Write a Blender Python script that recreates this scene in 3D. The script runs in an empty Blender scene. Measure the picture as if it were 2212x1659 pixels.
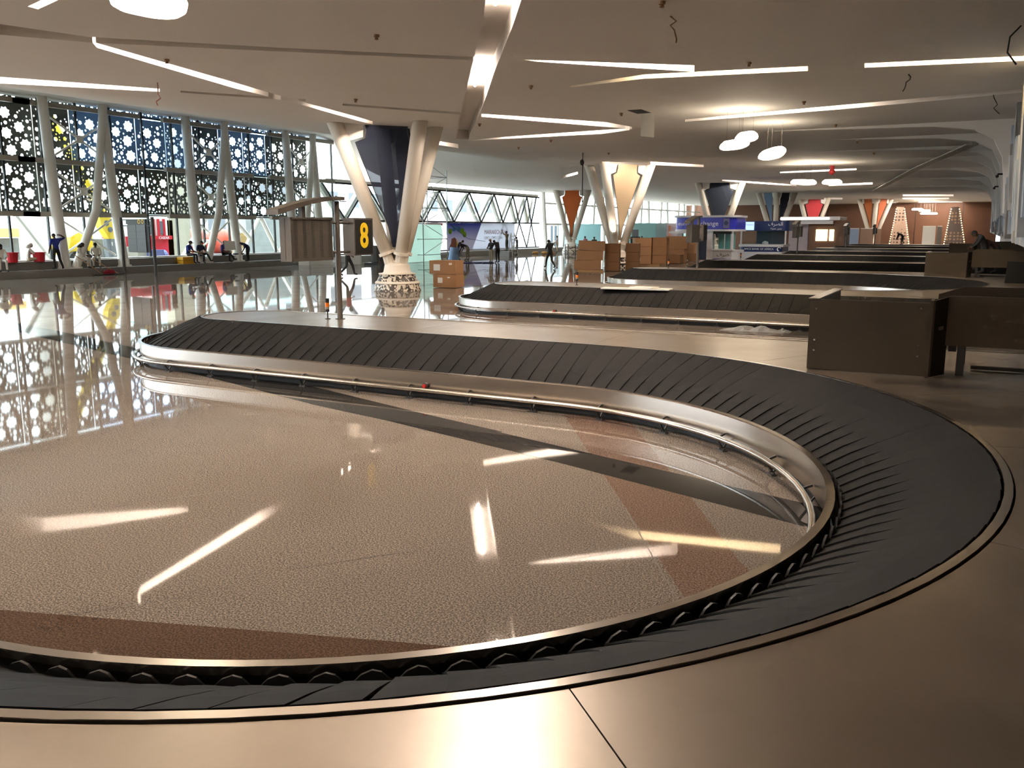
import bpy, bmesh, math, random
from math import sin, cos, tan, pi, radians, atan2, sqrt, hypot
from mathutils import Vector, Matrix, geometry as mgeo
random.seed(7)
R = random.Random(11)
SC = bpy.context.scene
COL = SC.collection

# ------------------------------------------------------------------ camera
FPX, CXP, CYP = 1870.0, 1106.0, 829.5          # focal length and centre in pixels of the 2212 x 1659 frame
HCAM, HORIZON, VPX = 2.4, 496.0, 2125.0
PITCH = math.atan((CYP - HORIZON) / FPX)
YAW = math.atan((VPX - CXP) / FPX * cos(PITCH))
cam_d = bpy.data.cameras.new('camera')
cam = bpy.data.objects.new('camera', cam_d)
COL.objects.link(cam)
cam.location = (0, 0, HCAM)
cam.rotation_euler = (pi / 2 - PITCH, 0, YAW)
cam_d.sensor_width = 36
cam_d.lens = 36 * FPX / 2212
cam_d.clip_start, cam_d.clip_end = 0.05, 600
SC.camera = cam

# ------------------------------------------------------------------ sky and exposure
world = bpy.data.worlds.new('overcast_sky')
SC.world = world
world.use_nodes = True
wn = world.node_tree.nodes['Background']
wn.inputs[0].default_value = (0.82, 0.92, 1.0, 1)
wn.inputs[1].default_value = 4.0
SC.view_settings.view_transform = 'Standard'
SC.view_settings.look = 'None'
SC.view_settings.gamma = 1
SC.view_settings.use_curve_mapping = False
SC.view_settings.exposure = 1.2
SC.cycles.max_bounces = 5; SC.cycles.diffuse_bounces = 3; SC.cycles.glossy_bounces = 3; SC.cycles.transmission_bounces = 2; SC.cycles.transparent_max_bounces = 12
SC.cycles.caustics_reflective = False; SC.cycles.caustics_refractive = False; SC.cycles.sample_clamp_indirect = 6.0
SC.cycles.use_adaptive_sampling = True; SC.cycles.adaptive_threshold = .08; SC.cycles.adaptive_min_samples = 24; SC.cycles.light_sampling_threshold = .05
LAMP = 1.6            # overall strength of the hall's lamps, seen and added
WARM = (1.0, 0.85, 0.73)
WARMER = (1.0, 0.78, 0.46)

# ------------------------------------------------------------------ measuring helpers (camera-ray meets a plane of the hall)
def _basis():
    cp, sp, c, n = cos(PITCH), sin(PITCH), cos(YAW), sin(YAW)
    f = Vector((-n * cp, c * cp, -sp)); u = Vector((-n * sp, c * sp, cp)); r = Vector((c, n, 0))
    return f, u, r
CF, CU, CR = _basis()
CO = Vector((0, 0, HCAM))
def ray(u, v): return CF + CR * ((u - CXP) / FPX) - CU * ((v - CYP) / FPX)
def on_z(u, v, z=0.0):
    d = ray(u, v); return CO + d * ((z - HCAM) / d.z)
def on_x(u, v, x):
    d = ray(u, v); return CO + d * (x / d.x)
def on_y(u, v, y):
    d = ray(u, v); return CO + d * (y / d.y)

# ------------------------------------------------------------------ mesh builder
class MB:
    def __init__(s): s.v = []; s.f = []; s.mi = []; s.m = 0
    def add(s, vs, fs):
        b = len(s.v); s.v += [tuple(p) for p in vs]
        for f in fs: s.f.append(tuple(b + i for i in f)); s.mi.append(s.m)
        return s
    def box(s, c, d, rz=0, M=None):
        x, y, z = d[0] / 2, d[1] / 2, d[2] / 2
        vs = [Vector((a, b, e)) for e in (-z, z) for a, b in ((-x, -y), (x, -y), (x, y), (-x, y))]
        m = M if M is not None else Matrix.Rotation(rz, 3, 'Z')
        return s.add([m @ v + Vector(c) for v in vs], [(3, 2, 1, 0), (4, 5, 6, 7), (0, 1, 5, 4), (1, 2, 6, 5), (2, 3, 7, 6), (3, 0, 4, 7)])
    def b2(s, p, q):
        return s.box([(a + b) / 2 for a, b in zip(p, q)], [abs(b - a) for a, b in zip(p, q)])
    def cyl(s, p, q, r0, r1=None, n=10, caps=True):
        p, q = Vector(p), Vector(q); r1 = r0 if r1 is None else r1
        d = (q - p).normalized(); a = d.orthogonal().normalized(); b = d.cross(a)
        vs = [p + (a * cos(2 * pi * i / n) + b * sin(2 * pi * i / n)) * r0 for i in range(n)]
        vs += [q + (a * cos(2 * pi * i / n) + b * sin(2 * pi * i / n)) * r1 for i in range(n)]
        fs = [(i, (i + 1) % n, n + (i + 1) % n, n + i) for i in range(n)]
        if caps: fs += [tuple(range(n - 1, -1, -1)), tuple(range(n, 2 * n))]
        return s.add(vs, fs)
    def bar(s, p, q, w, h):
        p, q = Vector(p), Vector(q); d = (q - p).normalized()
        a = d.cross(Vector((0, 0, 1)))
        a = a.normalized() if a.length > 1e-4 else Vector((1, 0, 0))
        b = a.cross(d)
        vs = [c + a * i * w / 2 + b * j * h / 2 for c in (p, q) for i, j in ((-1, -1), (1, -1), (1, 1), (-1, 1))]
        return s.add(vs, [(3, 2, 1, 0), (4, 5, 6, 7), (0, 1, 5, 4), (1, 2, 6, 5), (2, 3, 7, 6), (3, 0, 4, 7)])
    def tube(s, pts, r, n=8):
        pts = [Vector(p) for p in pts]; m = len(pts); vs = []
        up = None
        for i, p in enumerate(pts):
            d = (pts[min(i + 1, m - 1)] - pts[max(i - 1, 0)]).normalized()
            if up is None: up = d.orthogonal().normalized()
            a = (up - d * up.dot(d)).normalized(); up = a; b = d.cross(a)
            rr = r[i] if isinstance(r, (list, tuple)) else r
            vs += [p + (a * cos(2 * pi * k / n) + b * sin(2 * pi * k / n)) * rr for k in range(n)]
        fs = [(i * n + k, i * n + (k + 1) % n, (i + 1) * n + (k + 1) % n, (i + 1) * n + k) for i in range(m - 1) for k in range(n)]
        fs += [tuple(range(n - 1, -1, -1)), tuple(range((m - 1) * n, m * n))]
        return s.add(vs, fs)
    def lathe(s, prof, c=(0, 0, 0), n=24, sx=1, sy=1, rz=0):
        vs = []; m = len(prof)
        for r, z in prof:
            for k in range(n):
                a = 2 * pi * k / n; x, y = r * cos(a) * sx, r * sin(a) * sy
                vs.append((c[0] + x * cos(rz) - y * sin(rz), c[1] + x * sin(rz) + y * cos(rz), c[2] + z))
        fs = [(i * n + k, i * n + (k + 1) % n, (i + 1) * n + (k + 1) % n, (i + 1) * n + k) for i in range(m - 1) for k in range(n)]
        if prof[0][0] > 1e-5: fs.append(tuple(range(n - 1, -1, -1)))
        if prof[-1][0] > 1e-5: fs.append(tuple(range((m - 1) * n, m * n)))
        return s.add(vs, fs)
    def ball(s, c, r, n=10, sc=(1, 1, 1)):
        vs = [(c[0], c[1], c[2] - r * sc[2])]; k = n // 2
        for i in range(1, k):
            a = -pi / 2 + pi * i / k
            vs += [(c[0] + r * sc[0] * cos(a) * cos(2 * pi * j / n), c[1] + r * sc[1] * cos(a) * sin(2 * pi * j / n), c[2] + r * sc[2] * sin(a)) for j in range(n)]
        vs.append((c[0], c[1], c[2] + r * sc[2])); t = len(vs) - 1
        fs = [(0, 1 + (j + 1) % n, 1 + j) for j in range(n)]
        for i in range(k - 2):
            fs += [(1 + i * n + j, 1 + i * n + (j + 1) % n, 1 + (i + 1) * n + (j + 1) % n, 1 + (i + 1) * n + j) for j in range(n)]
        b = 1 + (k - 2) * n
        fs += [(b + j, b + (j + 1) % n, t) for j in range(n)]
        return s.add(vs, fs)
    def prism(s, poly, a0, a1, fn=None):
        """poly: 2-D outline extruded from a0 to a1; fn(x, y, a) maps to space"""
        fn = fn or (lambda x, y, a: (x, y, a)); n = len(poly)
        vs = [fn(x, y, a0) for x, y in poly] + [fn(x, y, a1) for x, y in poly]
        return s.add(vs, [tuple(range(n - 1, -1, -1)), tuple(range(n, 2 * n))] + [(i, (i + 1) % n, n + (i + 1) % n, n + i) for i in range(n)])
    def mesh(s, name, mats, smooth=False):
        me = bpy.data.meshes.new(name); me.from_pydata(s.v, [], s.f)
        for m in (mats if isinstance(mats, (list, tuple)) else [mats]): me.materials.append(m)
        if any(s.mi): me.polygons.foreach_set('material_index', s.mi)
        bm = bmesh.new(); bm.from_mesh(me); bmesh.ops.recalc_face_normals(bm, faces=bm.faces); bm.to_mesh(me); bm.free()
        if smooth:
            me.polygons.foreach_set('use_smooth', [True] * len(me.polygons))
            if smooth != 'all': me.set_sharp_from_angle(angle=radians(38))
        me.update(); return me
    def build(s, name, mats, parent=None, smooth=False):
        return put(name, s.mesh(name, mats, smooth), parent)

def put(name, me, parent=None, M=None, local=False):
    """links one mesh object; with a parent the mesh is in world space unless local"""
    o = bpy.data.objects.new(name, me); COL.objects.link(o)
    if M is not None: o.matrix_basis = M
    if parent is not None:
        o.parent = parent
        if not local: o.matrix_parent_inverse = world_of(parent).inverted()
    return o
def world_of(o):
    m = o.matrix_basis.copy() if o.parent is None else world_of(o.parent) @ o.matrix_parent_inverse @ o.matrix_basis
    return m
def thing(name, label, cat, loc=(0, 0, 0), rz=0, group=None):
    o = bpy.data.objects.new(name, None); COL.objects.link(o); o.empty_display_size = .2
    o.matrix_basis = Matrix.Translation(Vector(loc)) @ Matrix.Rotation(rz, 4, 'Z')
    return tag(o, label, cat, group)
def tag(o, label, cat, group=None):
    o['label'] = label; o['category'] = cat
    if group: o['group'] = group
    return o
def struct(o, label=None):
    o['kind'] = 'structure'
    if label: o['label'] = label
    return o
def copy_tree(o, parent=None):
    c = o.copy(); COL.objects.link(c); c.parent = parent
    for ch in list(o.children): copy_tree(ch, c)
    return c

# ------------------------------------------------------------------ materials
def lin(c):
    f = lambda x: x / 12.92 if x <= .04045 else ((x + .055) / 1.055) ** 2.4
    return tuple(f(v / 255) for v in c[:3]) + (1,)
MATS = {}
def pbr(name, rgb, rough=.6, metal=0, spec=.5, var=0, vscale=4, bump=0, bscale=30, coat=0, ior=1.5, stretch=None, dirt=None):
    m = bpy.data.materials.new(name); MATS[name] = m; m.use_nodes = True
    nt = m.node_tree; N, L = nt.nodes, nt.links; b = N['Principled BSDF']
    col = lin(rgb)
    b.inputs['Base Color'].default_value = col; b.inputs['Roughness'].default_value = rough
    b.inputs['Metallic'].default_value = metal; b.inputs['Specular IOR Level'].default_value = spec; b.inputs['IOR'].default_value = ior
    if coat: b.inputs['Coat Weight'].default_value = coat; b.inputs['Coat Roughness'].default_value = .08
    if var or bump:
        tc = N.new('ShaderNodeTexCoord'); src = tc.outputs['Object']
        if stretch:
            mp = N.new('ShaderNodeMapping'); mp.inputs['Scale'].default_value = stretch; L.new(src, mp.inputs[0]); src = mp.outputs[0]
    if var:
        nz = N.new('ShaderNodeTexNoise'); nz.inputs['Scale'].default_value = vscale; nz.inputs['Detail'].default_value = 5; L.new(src, nz.inputs['Vector'])
        mx = N.new('ShaderNodeMix'); mx.data_type = 'RGBA'; L.new(nz.outputs['Fac'], mx.inputs['Factor'])
        k0, k1 = 1 - var, 1 + var
        mx.inputs['A'].default_value = tuple(min(1, c * k0) for c in col[:3]) + (1,)
        mx.inputs['B'].default_value = tuple(min(1, c * k1) for c in col[:3]) + (1,) if dirt is None else lin(dirt)
        L.new(mx.outputs['Result'], b.inputs['Base Color'])
    if bump:
        nb = N.new('ShaderNodeTexNoise'); nb.inputs['Scale'].default_value = bscale; nb.inputs['Detail'].default_value = 3; L.new(src, nb.inputs['Vector'])
        bp = N.new('ShaderNodeBump'); bp.inputs['Strength'].default_value = bump; bp.inputs['Distance'].default_value = .02
        L.new(nb.outputs['Fac'], bp.inputs['Height']); L.new(bp.outputs['Normal'], b.inputs['Normal'])
    return m
def glow(name, rgb, strength):
    m = bpy.data.materials.new(name); MATS[name] = m; m.use_nodes = True
    nt = m.node_tree; b = nt.nodes['Principled BSDF']
    b.inputs['Base Color'].default_value = (.8, .8, .8, 1)
    b.inputs['Emission Color'].default_value = tuple(rgb) + (1,); b.inputs['Emission Strength'].default_value = strength
    return m
def sheer(name, rgb, alpha, rough=.5, glossy=0.0):
    """clear or woven sheet: part of the light goes straight through"""
    m = bpy.data.materials.new(name); MATS[name] = m; m.use_nodes = True
    nt = m.node_tree; N, L = nt.nodes, nt.links; b = N['Principled BSDF']
    b.inputs['Base Color'].default_value = lin(rgb); b.inputs['Roughness'].default_value = rough
    tr = N.new('ShaderNodeBsdfTransparent'); mx = N.new('ShaderNodeMixShader'); out = N['Material Output']
    mx.inputs[0].default_value = alpha
    L.new(tr.outputs[0], mx.inputs[1]); L.new(b.outputs[0], mx.inputs[2]); L.new(mx.outputs[0], out.inputs[0])
    return m
def backlit(name, rgb, through=.5):
    m = bpy.data.materials.new(name); MATS[name] = m; m.use_nodes = True
    nt = m.node_tree; N, L = nt.nodes, nt.links; b = N['Principled BSDF']; b.inputs['Base Color'].default_value = lin(rgb); b.inputs['Roughness'].default_value = .6
    tl = N.new('ShaderNodeBsdfTranslucent'); tl.inputs[0].default_value = lin(rgb); mx = N.new('ShaderNodeMixShader'); mx.inputs[0].default_value = through
    L.new(b.outputs[0], mx.inputs[1]); L.new(tl.outputs[0], mx.inputs[2]); L.new(mx.outputs[0], N['Material Output'].inputs[0]); return m
def clear_glass(name, tint, refl=.08):
    m = bpy.data.materials.new(name); MATS[name] = m; m.use_nodes = True
    nt = m.node_tree; N, L = nt.nodes, nt.links; out = N['Material Output']; N.remove(N['Principled BSDF'])
    tr = N.new('ShaderNodeBsdfTransparent'); tr.inputs[0].default_value = tuple(tint) + (1,)
    gl = N.new('ShaderNodeBsdfGlossy'); gl.inputs['Roughness'].default_value = .02
    lw = N.new('ShaderNodeLayerWeight'); lw.inputs[0].default_value = .5
    pw = N.new('ShaderNodeMath'); pw.operation = 'POWER'; pw.inputs[1].default_value = 4.5; L.new(lw.outputs['Facing'], pw.inputs[0])
    ml = N.new('ShaderNodeMath'); ml.operation = 'MULTIPLY_ADD'; ml.inputs[1].default_value = .55; ml.inputs[2].default_value = .03; L.new(pw.outputs[0], ml.inputs[0])
    mx = N.new('ShaderNodeMixShader'); L.new(ml.outputs[0], mx.inputs[0]); L.new(tr.outputs[0], mx.inputs[1]); L.new(gl.outputs[0], mx.inputs[2]); L.new(mx.outputs[0], out.inputs[0])
    return m

M_PLASTER = pbr('white_plaster', (238, 232, 225), .75, var=.03, vscale=.6)
M_WHITE = pbr('white_paint', (232, 228, 220), .4, var=.02)
M_STEEL = pbr('brushed_stainless', (196, 188, 178), .23, 1, var=.10, vscale=6, stretch=(.4, .4, 18), bump=.02, bscale=60)
M_STEELTOP = pbr('stainless_sheet', (182, 172, 160), .31, 1, var=.14, vscale=1.3, bump=.012, bscale=90)
def add_dust(m, rgb, scale, lo, hi, most, least=0):
    N, L = m.node_tree.nodes, m.node_tree.links; b = N['Principled BSDF']; out = N['Material Output']
    tc = N.new('ShaderNodeTexCoord'); n1 = N.new('ShaderNodeTexNoise'); n1.inputs['Scale'].default_value = scale; n1.inputs['Detail'].default_value = 6; n1.inputs['Roughness'].default_value = .62
    L.new(tc.outputs['Object'], n1.inputs['Vector']); mr = N.new('ShaderNodeMapRange'); mr.inputs[1].default_value = lo; mr.inputs[2].default_value = hi; mr.inputs[3].default_value = least; mr.inputs[4].default_value = most
    L.new(n1.outputs['Fac'], mr.inputs[0]); df = N.new('ShaderNodeBsdfDiffuse'); df.inputs[0].default_value = lin(rgb); mx = N.new('ShaderNodeMixShader')
    L.new(mr.outputs[0], mx.inputs[0]); L.new(b.outputs[0], mx.inputs[1]); L.new(df.outputs[0], mx.inputs[2]); L.new(mx.outputs[0], out.inputs[0])
add_dust(M_STEELTOP, (150, 136, 118), 1.1, .38, .9, .45)
M_STEELDARK = pbr('dull_stainless', (84, 76, 66), .42, 1, var=.12, vscale=3, bump=.02, bscale=40)
M_CHROME = pbr('polished_tube', (205, 198, 188), .16, 1)
M_RUBBER = pbr('black_rubber', (14, 13, 12), .7, spec=.16, var=.3, vscale=7, bump=.05, bscale=50)
def slat_variation(m, lo, hi):
    N, L = m.node_tree.nodes, m.node_tree.links; b = N['Principled BSDF']; src = b.inputs['Base Color'].links[0].from_socket
    oi = N.new('ShaderNodeObjectInfo'); mr = N.new('ShaderNodeMapRange'); mr.inputs[3].default_value = lo; mr.inputs[4].default_value = hi; L.new(oi.outputs['Random'], mr.inputs[0])
    mx = N.new('ShaderNodeMix'); mx.data_type = 'RGBA'; mx.blend_type = 'MULTIPLY'; mx.inputs['Factor'].default_value = 1
    L.new(src, mx.inputs['A']); L.new(mr.outputs[0], mx.inputs['B']); L.new(mx.outputs['Result'], b.inputs['Base Color'])
slat_variation(M_RUBBER, .8, 1.5)
M_RUBBERLIP = pbr('black_rubber_lip', (24, 23, 23), .5)
M_BLACK = pbr('black_paint', (16, 15, 14), .6)
M_DARKMETAL = pbr('charcoal_metal', (58, 56, 54), .45, var=.05)
M_SIGNGREY = pbr('taupe_sign_metal', (76, 70, 62), .5, var=.05)
M_SIGNDARK = pbr('taupe_vent_grille', (70, 62, 52), .6)
M_YELLOW = pbr('sign_yellow', (246, 204, 28), .5)
M_CARD = pbr('cardboard', (156, 116, 80), .85, var=.08, vscale=3)
M_CARD2 = pbr('cardboard_darker', (138, 100, 66), .85, var=.08, vscale=3)
M_PAPER = pbr('white_paper', (225, 222, 215), .8)
M_WOOD = pbr('pallet_wood', (172, 134, 90), .8, var=.12, vscale=8)
M_CONC = pbr('bench_concrete', (118, 114, 110), .55, var=.1, vscale=2, bump=.02)
M_SCREEN = backlit('perforated_bronze_grey', (110, 107, 100), .10)
M_SCREENB = backlit('perforated_sky_tint', (140, 158, 176), .24)  # lighter blue tone stands in for sky haze on the glass
M_TEAL = pbr('pale_teal_hoarding', (186, 222, 220), .6)
M_GLASS = clear_glass('clear_pane', (.93, .97, .96))
M_SKYGLASS = clear_glass('sky_tinted_pane', (.80, .89, .97))  # tint stands in for blue sky reflected in these bays
# ================================================================== floor
def granite(name, c0, c1, c2, rough=.03, scale=78):
    m = bpy.data.materials.new(name); m.use_nodes = True
    nt = m.node_tree; N, L = nt.nodes, nt.links; b = N['Principled BSDF']
    tc = N.new('ShaderNodeTexCoord')
    n1 = N.new('ShaderNodeTexNoise'); n1.inputs['Scale'].default_value = scale; n1.inputs['Detail'].default_value = 3; n1.inputs['Roughness'].default_value = .7
    L.new(tc.outputs['Object'], n1.inputs['Vector'])
    cr = N.new('ShaderNodeValToRGB'); cr.color_ramp.elements[0].position = .43; cr.color_ramp.elements[0].color = lin(c0)
    cr.color_ramp.elements[1].position = .58; cr.color_ramp.elements[1].color = lin(c2)
    e = cr.color_ramp.elements.new(.5); e.color = lin(c1)
    L.new(n1.outputs['Fac'], cr.inputs[0])
    n2 = N.new('ShaderNodeTexNoise'); n2.inputs['Scale'].default_value = .35; n2.inputs['Detail'].default_value = 4
    L.new(tc.outputs['Object'], n2.inputs['Vector'])
    mp = N.new('ShaderNodeMapRange'); mp.inputs[1].default_value = .3; mp.inputs[2].default_value = .7; mp.inputs[3].default_value = .86; mp.inputs[4].default_value = 1.1
    L.new(n2.outputs['Fac'], mp.inputs[0])
    mx = N.new('ShaderNodeMix'); mx.data_type = 'RGBA'; mx.blend_type = 'MULTIPLY'; mx.inputs['Factor'].default_value = 1
    L.new(cr.outputs[0], mx.inputs['A']); L.new(mp.outputs[0], mx.inputs['B']); L.new(mx.outputs['Result'], b.inputs['Base Color'])
    b.inputs['Roughness'].default_value = rough; b.inputs['IOR'].default_value = 1.45
    n3 = N.new('ShaderNodeTexNoise'); n3.inputs['Scale'].default_value = .9; n3.inputs['Detail'].default_value = 2
    L.new(tc.outputs['Object'], n3.inputs['Vector'])
    bp = N.new('ShaderNodeBump'); bp.inputs['Strength'].default_value = .015; bp.inputs['Distance'].default_value = .02
    L.new(n3.outputs['Fac'], bp.inputs['Height']); L.new(bp.outputs['Normal'], b.inputs['Normal'])
    add_dust(m, c1, .8, .30, .80, .46, .2)
    return m
M_GRANITE = granite('grey_granite', (50, 45, 40), (120, 110, 100), (180, 167, 153))
M_ROSE = granite('rose_granite', (58, 45, 37), (116, 94, 81), (156, 132, 115))
M_BROWNGR = granite('brown_granite', (52, 40, 32), (86, 66, 53), (114, 91, 75))
M_BLACKGR = granite('black_granite', (22, 21, 20), (44, 42, 40), (70, 67, 63))
fl = MB(); fl.add([(-46, -22, 0), (3, -22, 0), (3, 152, 0), (-46, 152, 0)], [(0, 1, 2, 3)])
floor = struct(fl.build('floor', M_GRANITE), 'polished grey granite hall floor')
def inlay(name, pts, m, z=.0015):
    b = MB(); n = len(pts); b.add([(x, y, z) for x, y in pts], [tuple(range(n))]); return b.build(name, m, floor)
# long black band with its branch, rose band and brown band inside the bay
inlay('black_inlay_band', [(-30.0, 15.55), (-19.4, 13.1), (-14.5, 11.72), (-4.06, 8.61), (-.9, 7.66), (-.8, 7.02), (-3.76, 7.97), (-6.28, 8.69), (-14.7, 11.05), (-19.6, 12.4), (-30.2, 14.9)], M_BLACKGR)
inlay('black_inlay_band', [(-12.5, 10.9), (-9.0, 10.2), (-6.3, 9.32), (-4.9, 8.9), (-6.1, 8.66), (-8.0, 9.1), (-12.2, 10.4)], M_BLACKGR, .0022)
inlay('rose_inlay_band', [(-4.7, 10.2), (-3.18, 7.84), (-2.28, 6.45), (-1.2, 4.75), (-.5, 5.0), (-1.37, 6.09), (-2.25, 7.62), (-3.8, 10.25)], M_ROSE, .0008)
inlay('brown_inlay_band', [(-9.0, 1.75), (-5.35, 3.04), (-4.14, 3.45), (-2.93, 3.86), (-1.4, 4.35), (-1.2, 3.2), (-3.5, 2.0), (-9.0, 1.2)], M_BROWNGR, .0008)
inlay('black_inlay_band', [(-41, 49.2), (-16, 49.2), (-16, 49.75), (-41, 49.75)], M_BLACKGR)
inlay('rose_inlay_band', [(-13.4, 17.4), (-11.7, 17.4), (-11.2, 21.2), (-12.9, 21.2)], M_ROSE)
inlay('black_inlay_band', [(-41.0, 38.4), (-24.0, 38.4), (-24.0, 38.75), (-41.0, 38.75)], M_BLACKGR)
# paving joints that show close to the camera
jb = pbr('paving_joint', (96, 88, 79), .3)
for p, q in (((-4.9, 3.2), (-4.35, 3.9)), ((-2.5, 5.55), (-1.95, 6.2)), ((-2.55, 6.85), (-1.55, 5.2)), ((-6.9, 4.3), (-6.0, 5.6)), ((-4.2, 4.4), (-3.2, 5.7))):
    d = Vector((q[0] - p[0], q[1] - p[1], 0)).normalized(); n = Vector((-d.y, d.x, 0)) * .0025
    b = MB(); b.add([(p[0] - n.x, p[1] - n.y, .003), (q[0] - n.x, q[1] - n.y, .003), (q[0] + n.x, q[1] + n.y, .003), (p[0] + n.x, p[1] + n.y, .003)], [(0, 1, 2, 3)]); b.build('paving_joint', jb, floor)

# ================================================================== ceiling with its recessed light slots
def sm(t): t = max(0, min(1, t)); return t * t * (3 - 2 * t)
def cz(x, y): return 6.45 + 2.55 * sm((-23 - x) / 19) * (1 - sm((y - 50) / 10))
def on_ceil(u, v):
    z = 6.6
    for _ in range(14):
        p = on_z(u, v, z); z = .5 * z + .5 * cz(p.x, p.y)
    return on_z(u, v, cz(p.x, p.y))
# each slot: edge nearer the camera, edge farther from it (pixels on the ceiling), lit stretches as fractions of its length, warm or warmer
SLOTS = [
    ([(-90, 161), (0, 166), (345, 192)], [(-90, 175), (0, 180), (345, 198)], [(0, .93)], 0),
    ([(0, 52), (195, 80), (620, 104), (1040, 124)], [(0, 75), (195, 92), (620, 112), (1040, 131)], [], 0),
    ([(198, 90), (505, 178), (645, 218), (805, 262)], [(210, 103), (505, 190), (650, 226), (805, 269)], [(.02, .45), (.76, .98)], 0),
    ([(390, 196), (660, 214)], [(390, 200), (660, 219)], [], 0),
    ([(1130, 129), (1500, 141)], [(1160, 133), (1500, 155)], [(.1, 1)], 0),
    ([(1072, -150), (1040, 60), (1018, 150), (1000, 225), (985, 300)], [(1175, -150), (1106, 60), (1066, 160), (1042, 232), (1012, 302)], 'trough', 0),
    ([(740, 224), (1000, 243)], [(740, 228), (1000, 248)], [], 0),
    ([(1040, 246), (1310, 264), (1365, 274)], [(1040, 252), (1310, 274), (1365, 279)], [(.04, .8)], 0),
    ([(1075, 297), (1300, 281), (1360, 277)], [(990, 305), (1300, 289), (1360, 281)], [(.08, .78)], 0),
    ([(1232, 185), (1390, 161), (1745, 143)], [(1232, 189), (1390, 170), (1745, 153)], [(.38, .99)], 1),
    ([(1868, 137), (2212, 121), (2270, 118)], [(1868, 146), (2212, 131), (2270, 128)], [(.01, .98)], 1),
    ([(1480, 258), (1850, 224), (2230, 190)], [(1480, 263), (1850, 233), (2230, 198)], [(.12, .5)], 0),
    ([(1405, 349), (1520, 356)], [(1405, 356), (1520, 361)], [(.02, .9)], 0),
    ([(1300, 349), (1402, 352)], [(1300, 356), (1402, 359)], [(.3, .62)], 0),
    ([(1212, 381), (1248, 371)], [(1212, 386), (1248, 376)], [(.02, .98)], 0),
    ([(1685, 371), (1850, 364)], [(1685, 374), (1850, 367)], [(.1, .95)], 0),
    ([(1790, 398), (1885, 394)], [(1790, 402), (1885, 398)], [(.02, .98)], 0),
    ([(1560, 388), (1720, 399)], [(1560, 391), (1720, 402)], [(.3, .95)], 0),
    ([(1950, 420), (2060, 420)], [(1950, 424), (2060, 424)], [(.02, .98)], 0),
    ([(1950, 427), (2050, 427)], [(1950, 430), (2050, 430)], [(.02, .98)], 0),
    ([(1985, 435), (2080, 436)], [(1985, 439), (2080, 440)], [(.02, .98)], 0),
    ([(1862, 436), (1885, 435)], [(1862, 440), (1885, 439)], [(.02, .98)], 0),
    ([(1780, 427), (1820, 427)], [(1780, 431), (1820, 431)], [(.02, .98)], 0),
    ([(1918, 436), (1940, 436)], [(1918, 440), (1940, 440)], [(.02, .98)], 0),
    ([(60, 14), (150, -28)], [(82, 20), (172, -22)], [(.1, .95)], 0),
    ([(935, 303), (990, 311)], [(935, 311), (990, 320)], [(.05, .9)], 0),
]
slots = []
def fit(p): return Vector((max(-42.6, min(1.6, p.x)), min(149.0, p.y), p.z))
for near, far, lit, hue in SLOTS:
    slots.append(([fit(on_ceil(*p)) for p in near], [fit(on_ceil(*p)) for p in far], lit, hue))
# extra lit slots added out of view to brighten the hall and foreground
def ws(p, q, w, hue=0, lit=((.05, .95),)):
    p, q = Vector((*p, 0)), Vector((*q, 0)); d = (q - p).normalized(); n = Vector((-d.y, d.x, 0)) * w
    slots.append(([p, q], [p + n, q + n], list(lit), hue))
ws((-11.5, 3.2), (-6.0, 4.6), .9); ws((-9.6, 7.9), (-4.9, 9.4), .9); ws((-5.6, 9.6), (-3.4, 6.2), .8); ws((-16, -3), (-9, -6), .9); ws((-21, 6.2), (-15.5, 1.0), .9); ws((-33, 4), (-25, 10), .9); ws((-12, -14), (-3, -12), .9)
holes = [[(p.x, p.y) for p in a] + [(p.x, p.y) for p in reversed(b)] for a, b, _, _ in slots]
CX0, CX1, CY0, CY1 = -43.45, 2.2, -21.0, 151.0
vc = [(CX0, CY0), (CX1, CY0), (CX1, CY1)] + [(CX0, CY1 - i * (CY1 - CY0) / 86) for i in range(87)]
vc = vc[:-1] + [(x, CY0) for x in ()]; ed = [(i, (i + 1) % len(vc)) for i in range(len(vc))]
for i in range(1, 31): vc.append((CX0 + i * .8, CY0))
for h in holes:
    b0 = len(vc); vc += h; ed += [(b0 + i, b0 + (i + 1) % len(h)) for i in range(len(h))]
gx = CX0 + .7
while gx < -20:
    gy = CY0 + .9
    while gy < 64: vc.append((gx, gy)); gy += 1.9
    gx += 1.5
def inside(x, y, poly):
    c = False; j = len(poly) - 1
    for i in range(len(poly)):
        (xi, yi), (xj, yj) = poly[i], poly[j]
        if (yi > y) != (yj > y) and x < (xj - xi) * (y - yi) / (yj - yi) + xi: c = not c
        j = i
    return c
cv, ce, cf, *_ = mgeo.delaunay_2d_cdt([Vector(v) for v in vc], ed, [], 0, 1e-4)
DEPTH = .42
cm = MB()
bot = [(v.x, v.y, cz(v.x, v.y)) for v in cv]; nb = len(bot)
vs = bot + [(x, y, z + DEPTH) for x, y, z in bot]
fs = []; owner = {}
for f in cf:
    c = sum((cv[i] for i in f), Vector((0, 0))) / len(f)
    hole = any(inside(c.x, c.y, h) for h in holes)
    fs.append(tuple(i + nb for i in f) if hole else tuple(f))
    for i in range(len(f)):
        a, b = f[i], f[(i + 1) % len(f)]; owner.setdefault((min(a, b), max(a, b)), []).append(hole)
for (a, b), hs in owner.items():
    if len(hs) == 2 and hs[0] != hs[1]: fs.append((a, b, b + nb, a + nb))
cm.add(vs, fs)
me = bpy.data.meshes.new('ceiling'); me.from_pydata(cm.v, [], cm.f); me.materials.append(M_PLASTER)
me.polygons.foreach_set('use_smooth', [True] * len(me.polygons)); me.set_sharp_from_angle(angle=radians(25)); me.update()
ceiling = struct(put('ceiling', me), 'white plaster ceiling with recessed light slots')
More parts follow.
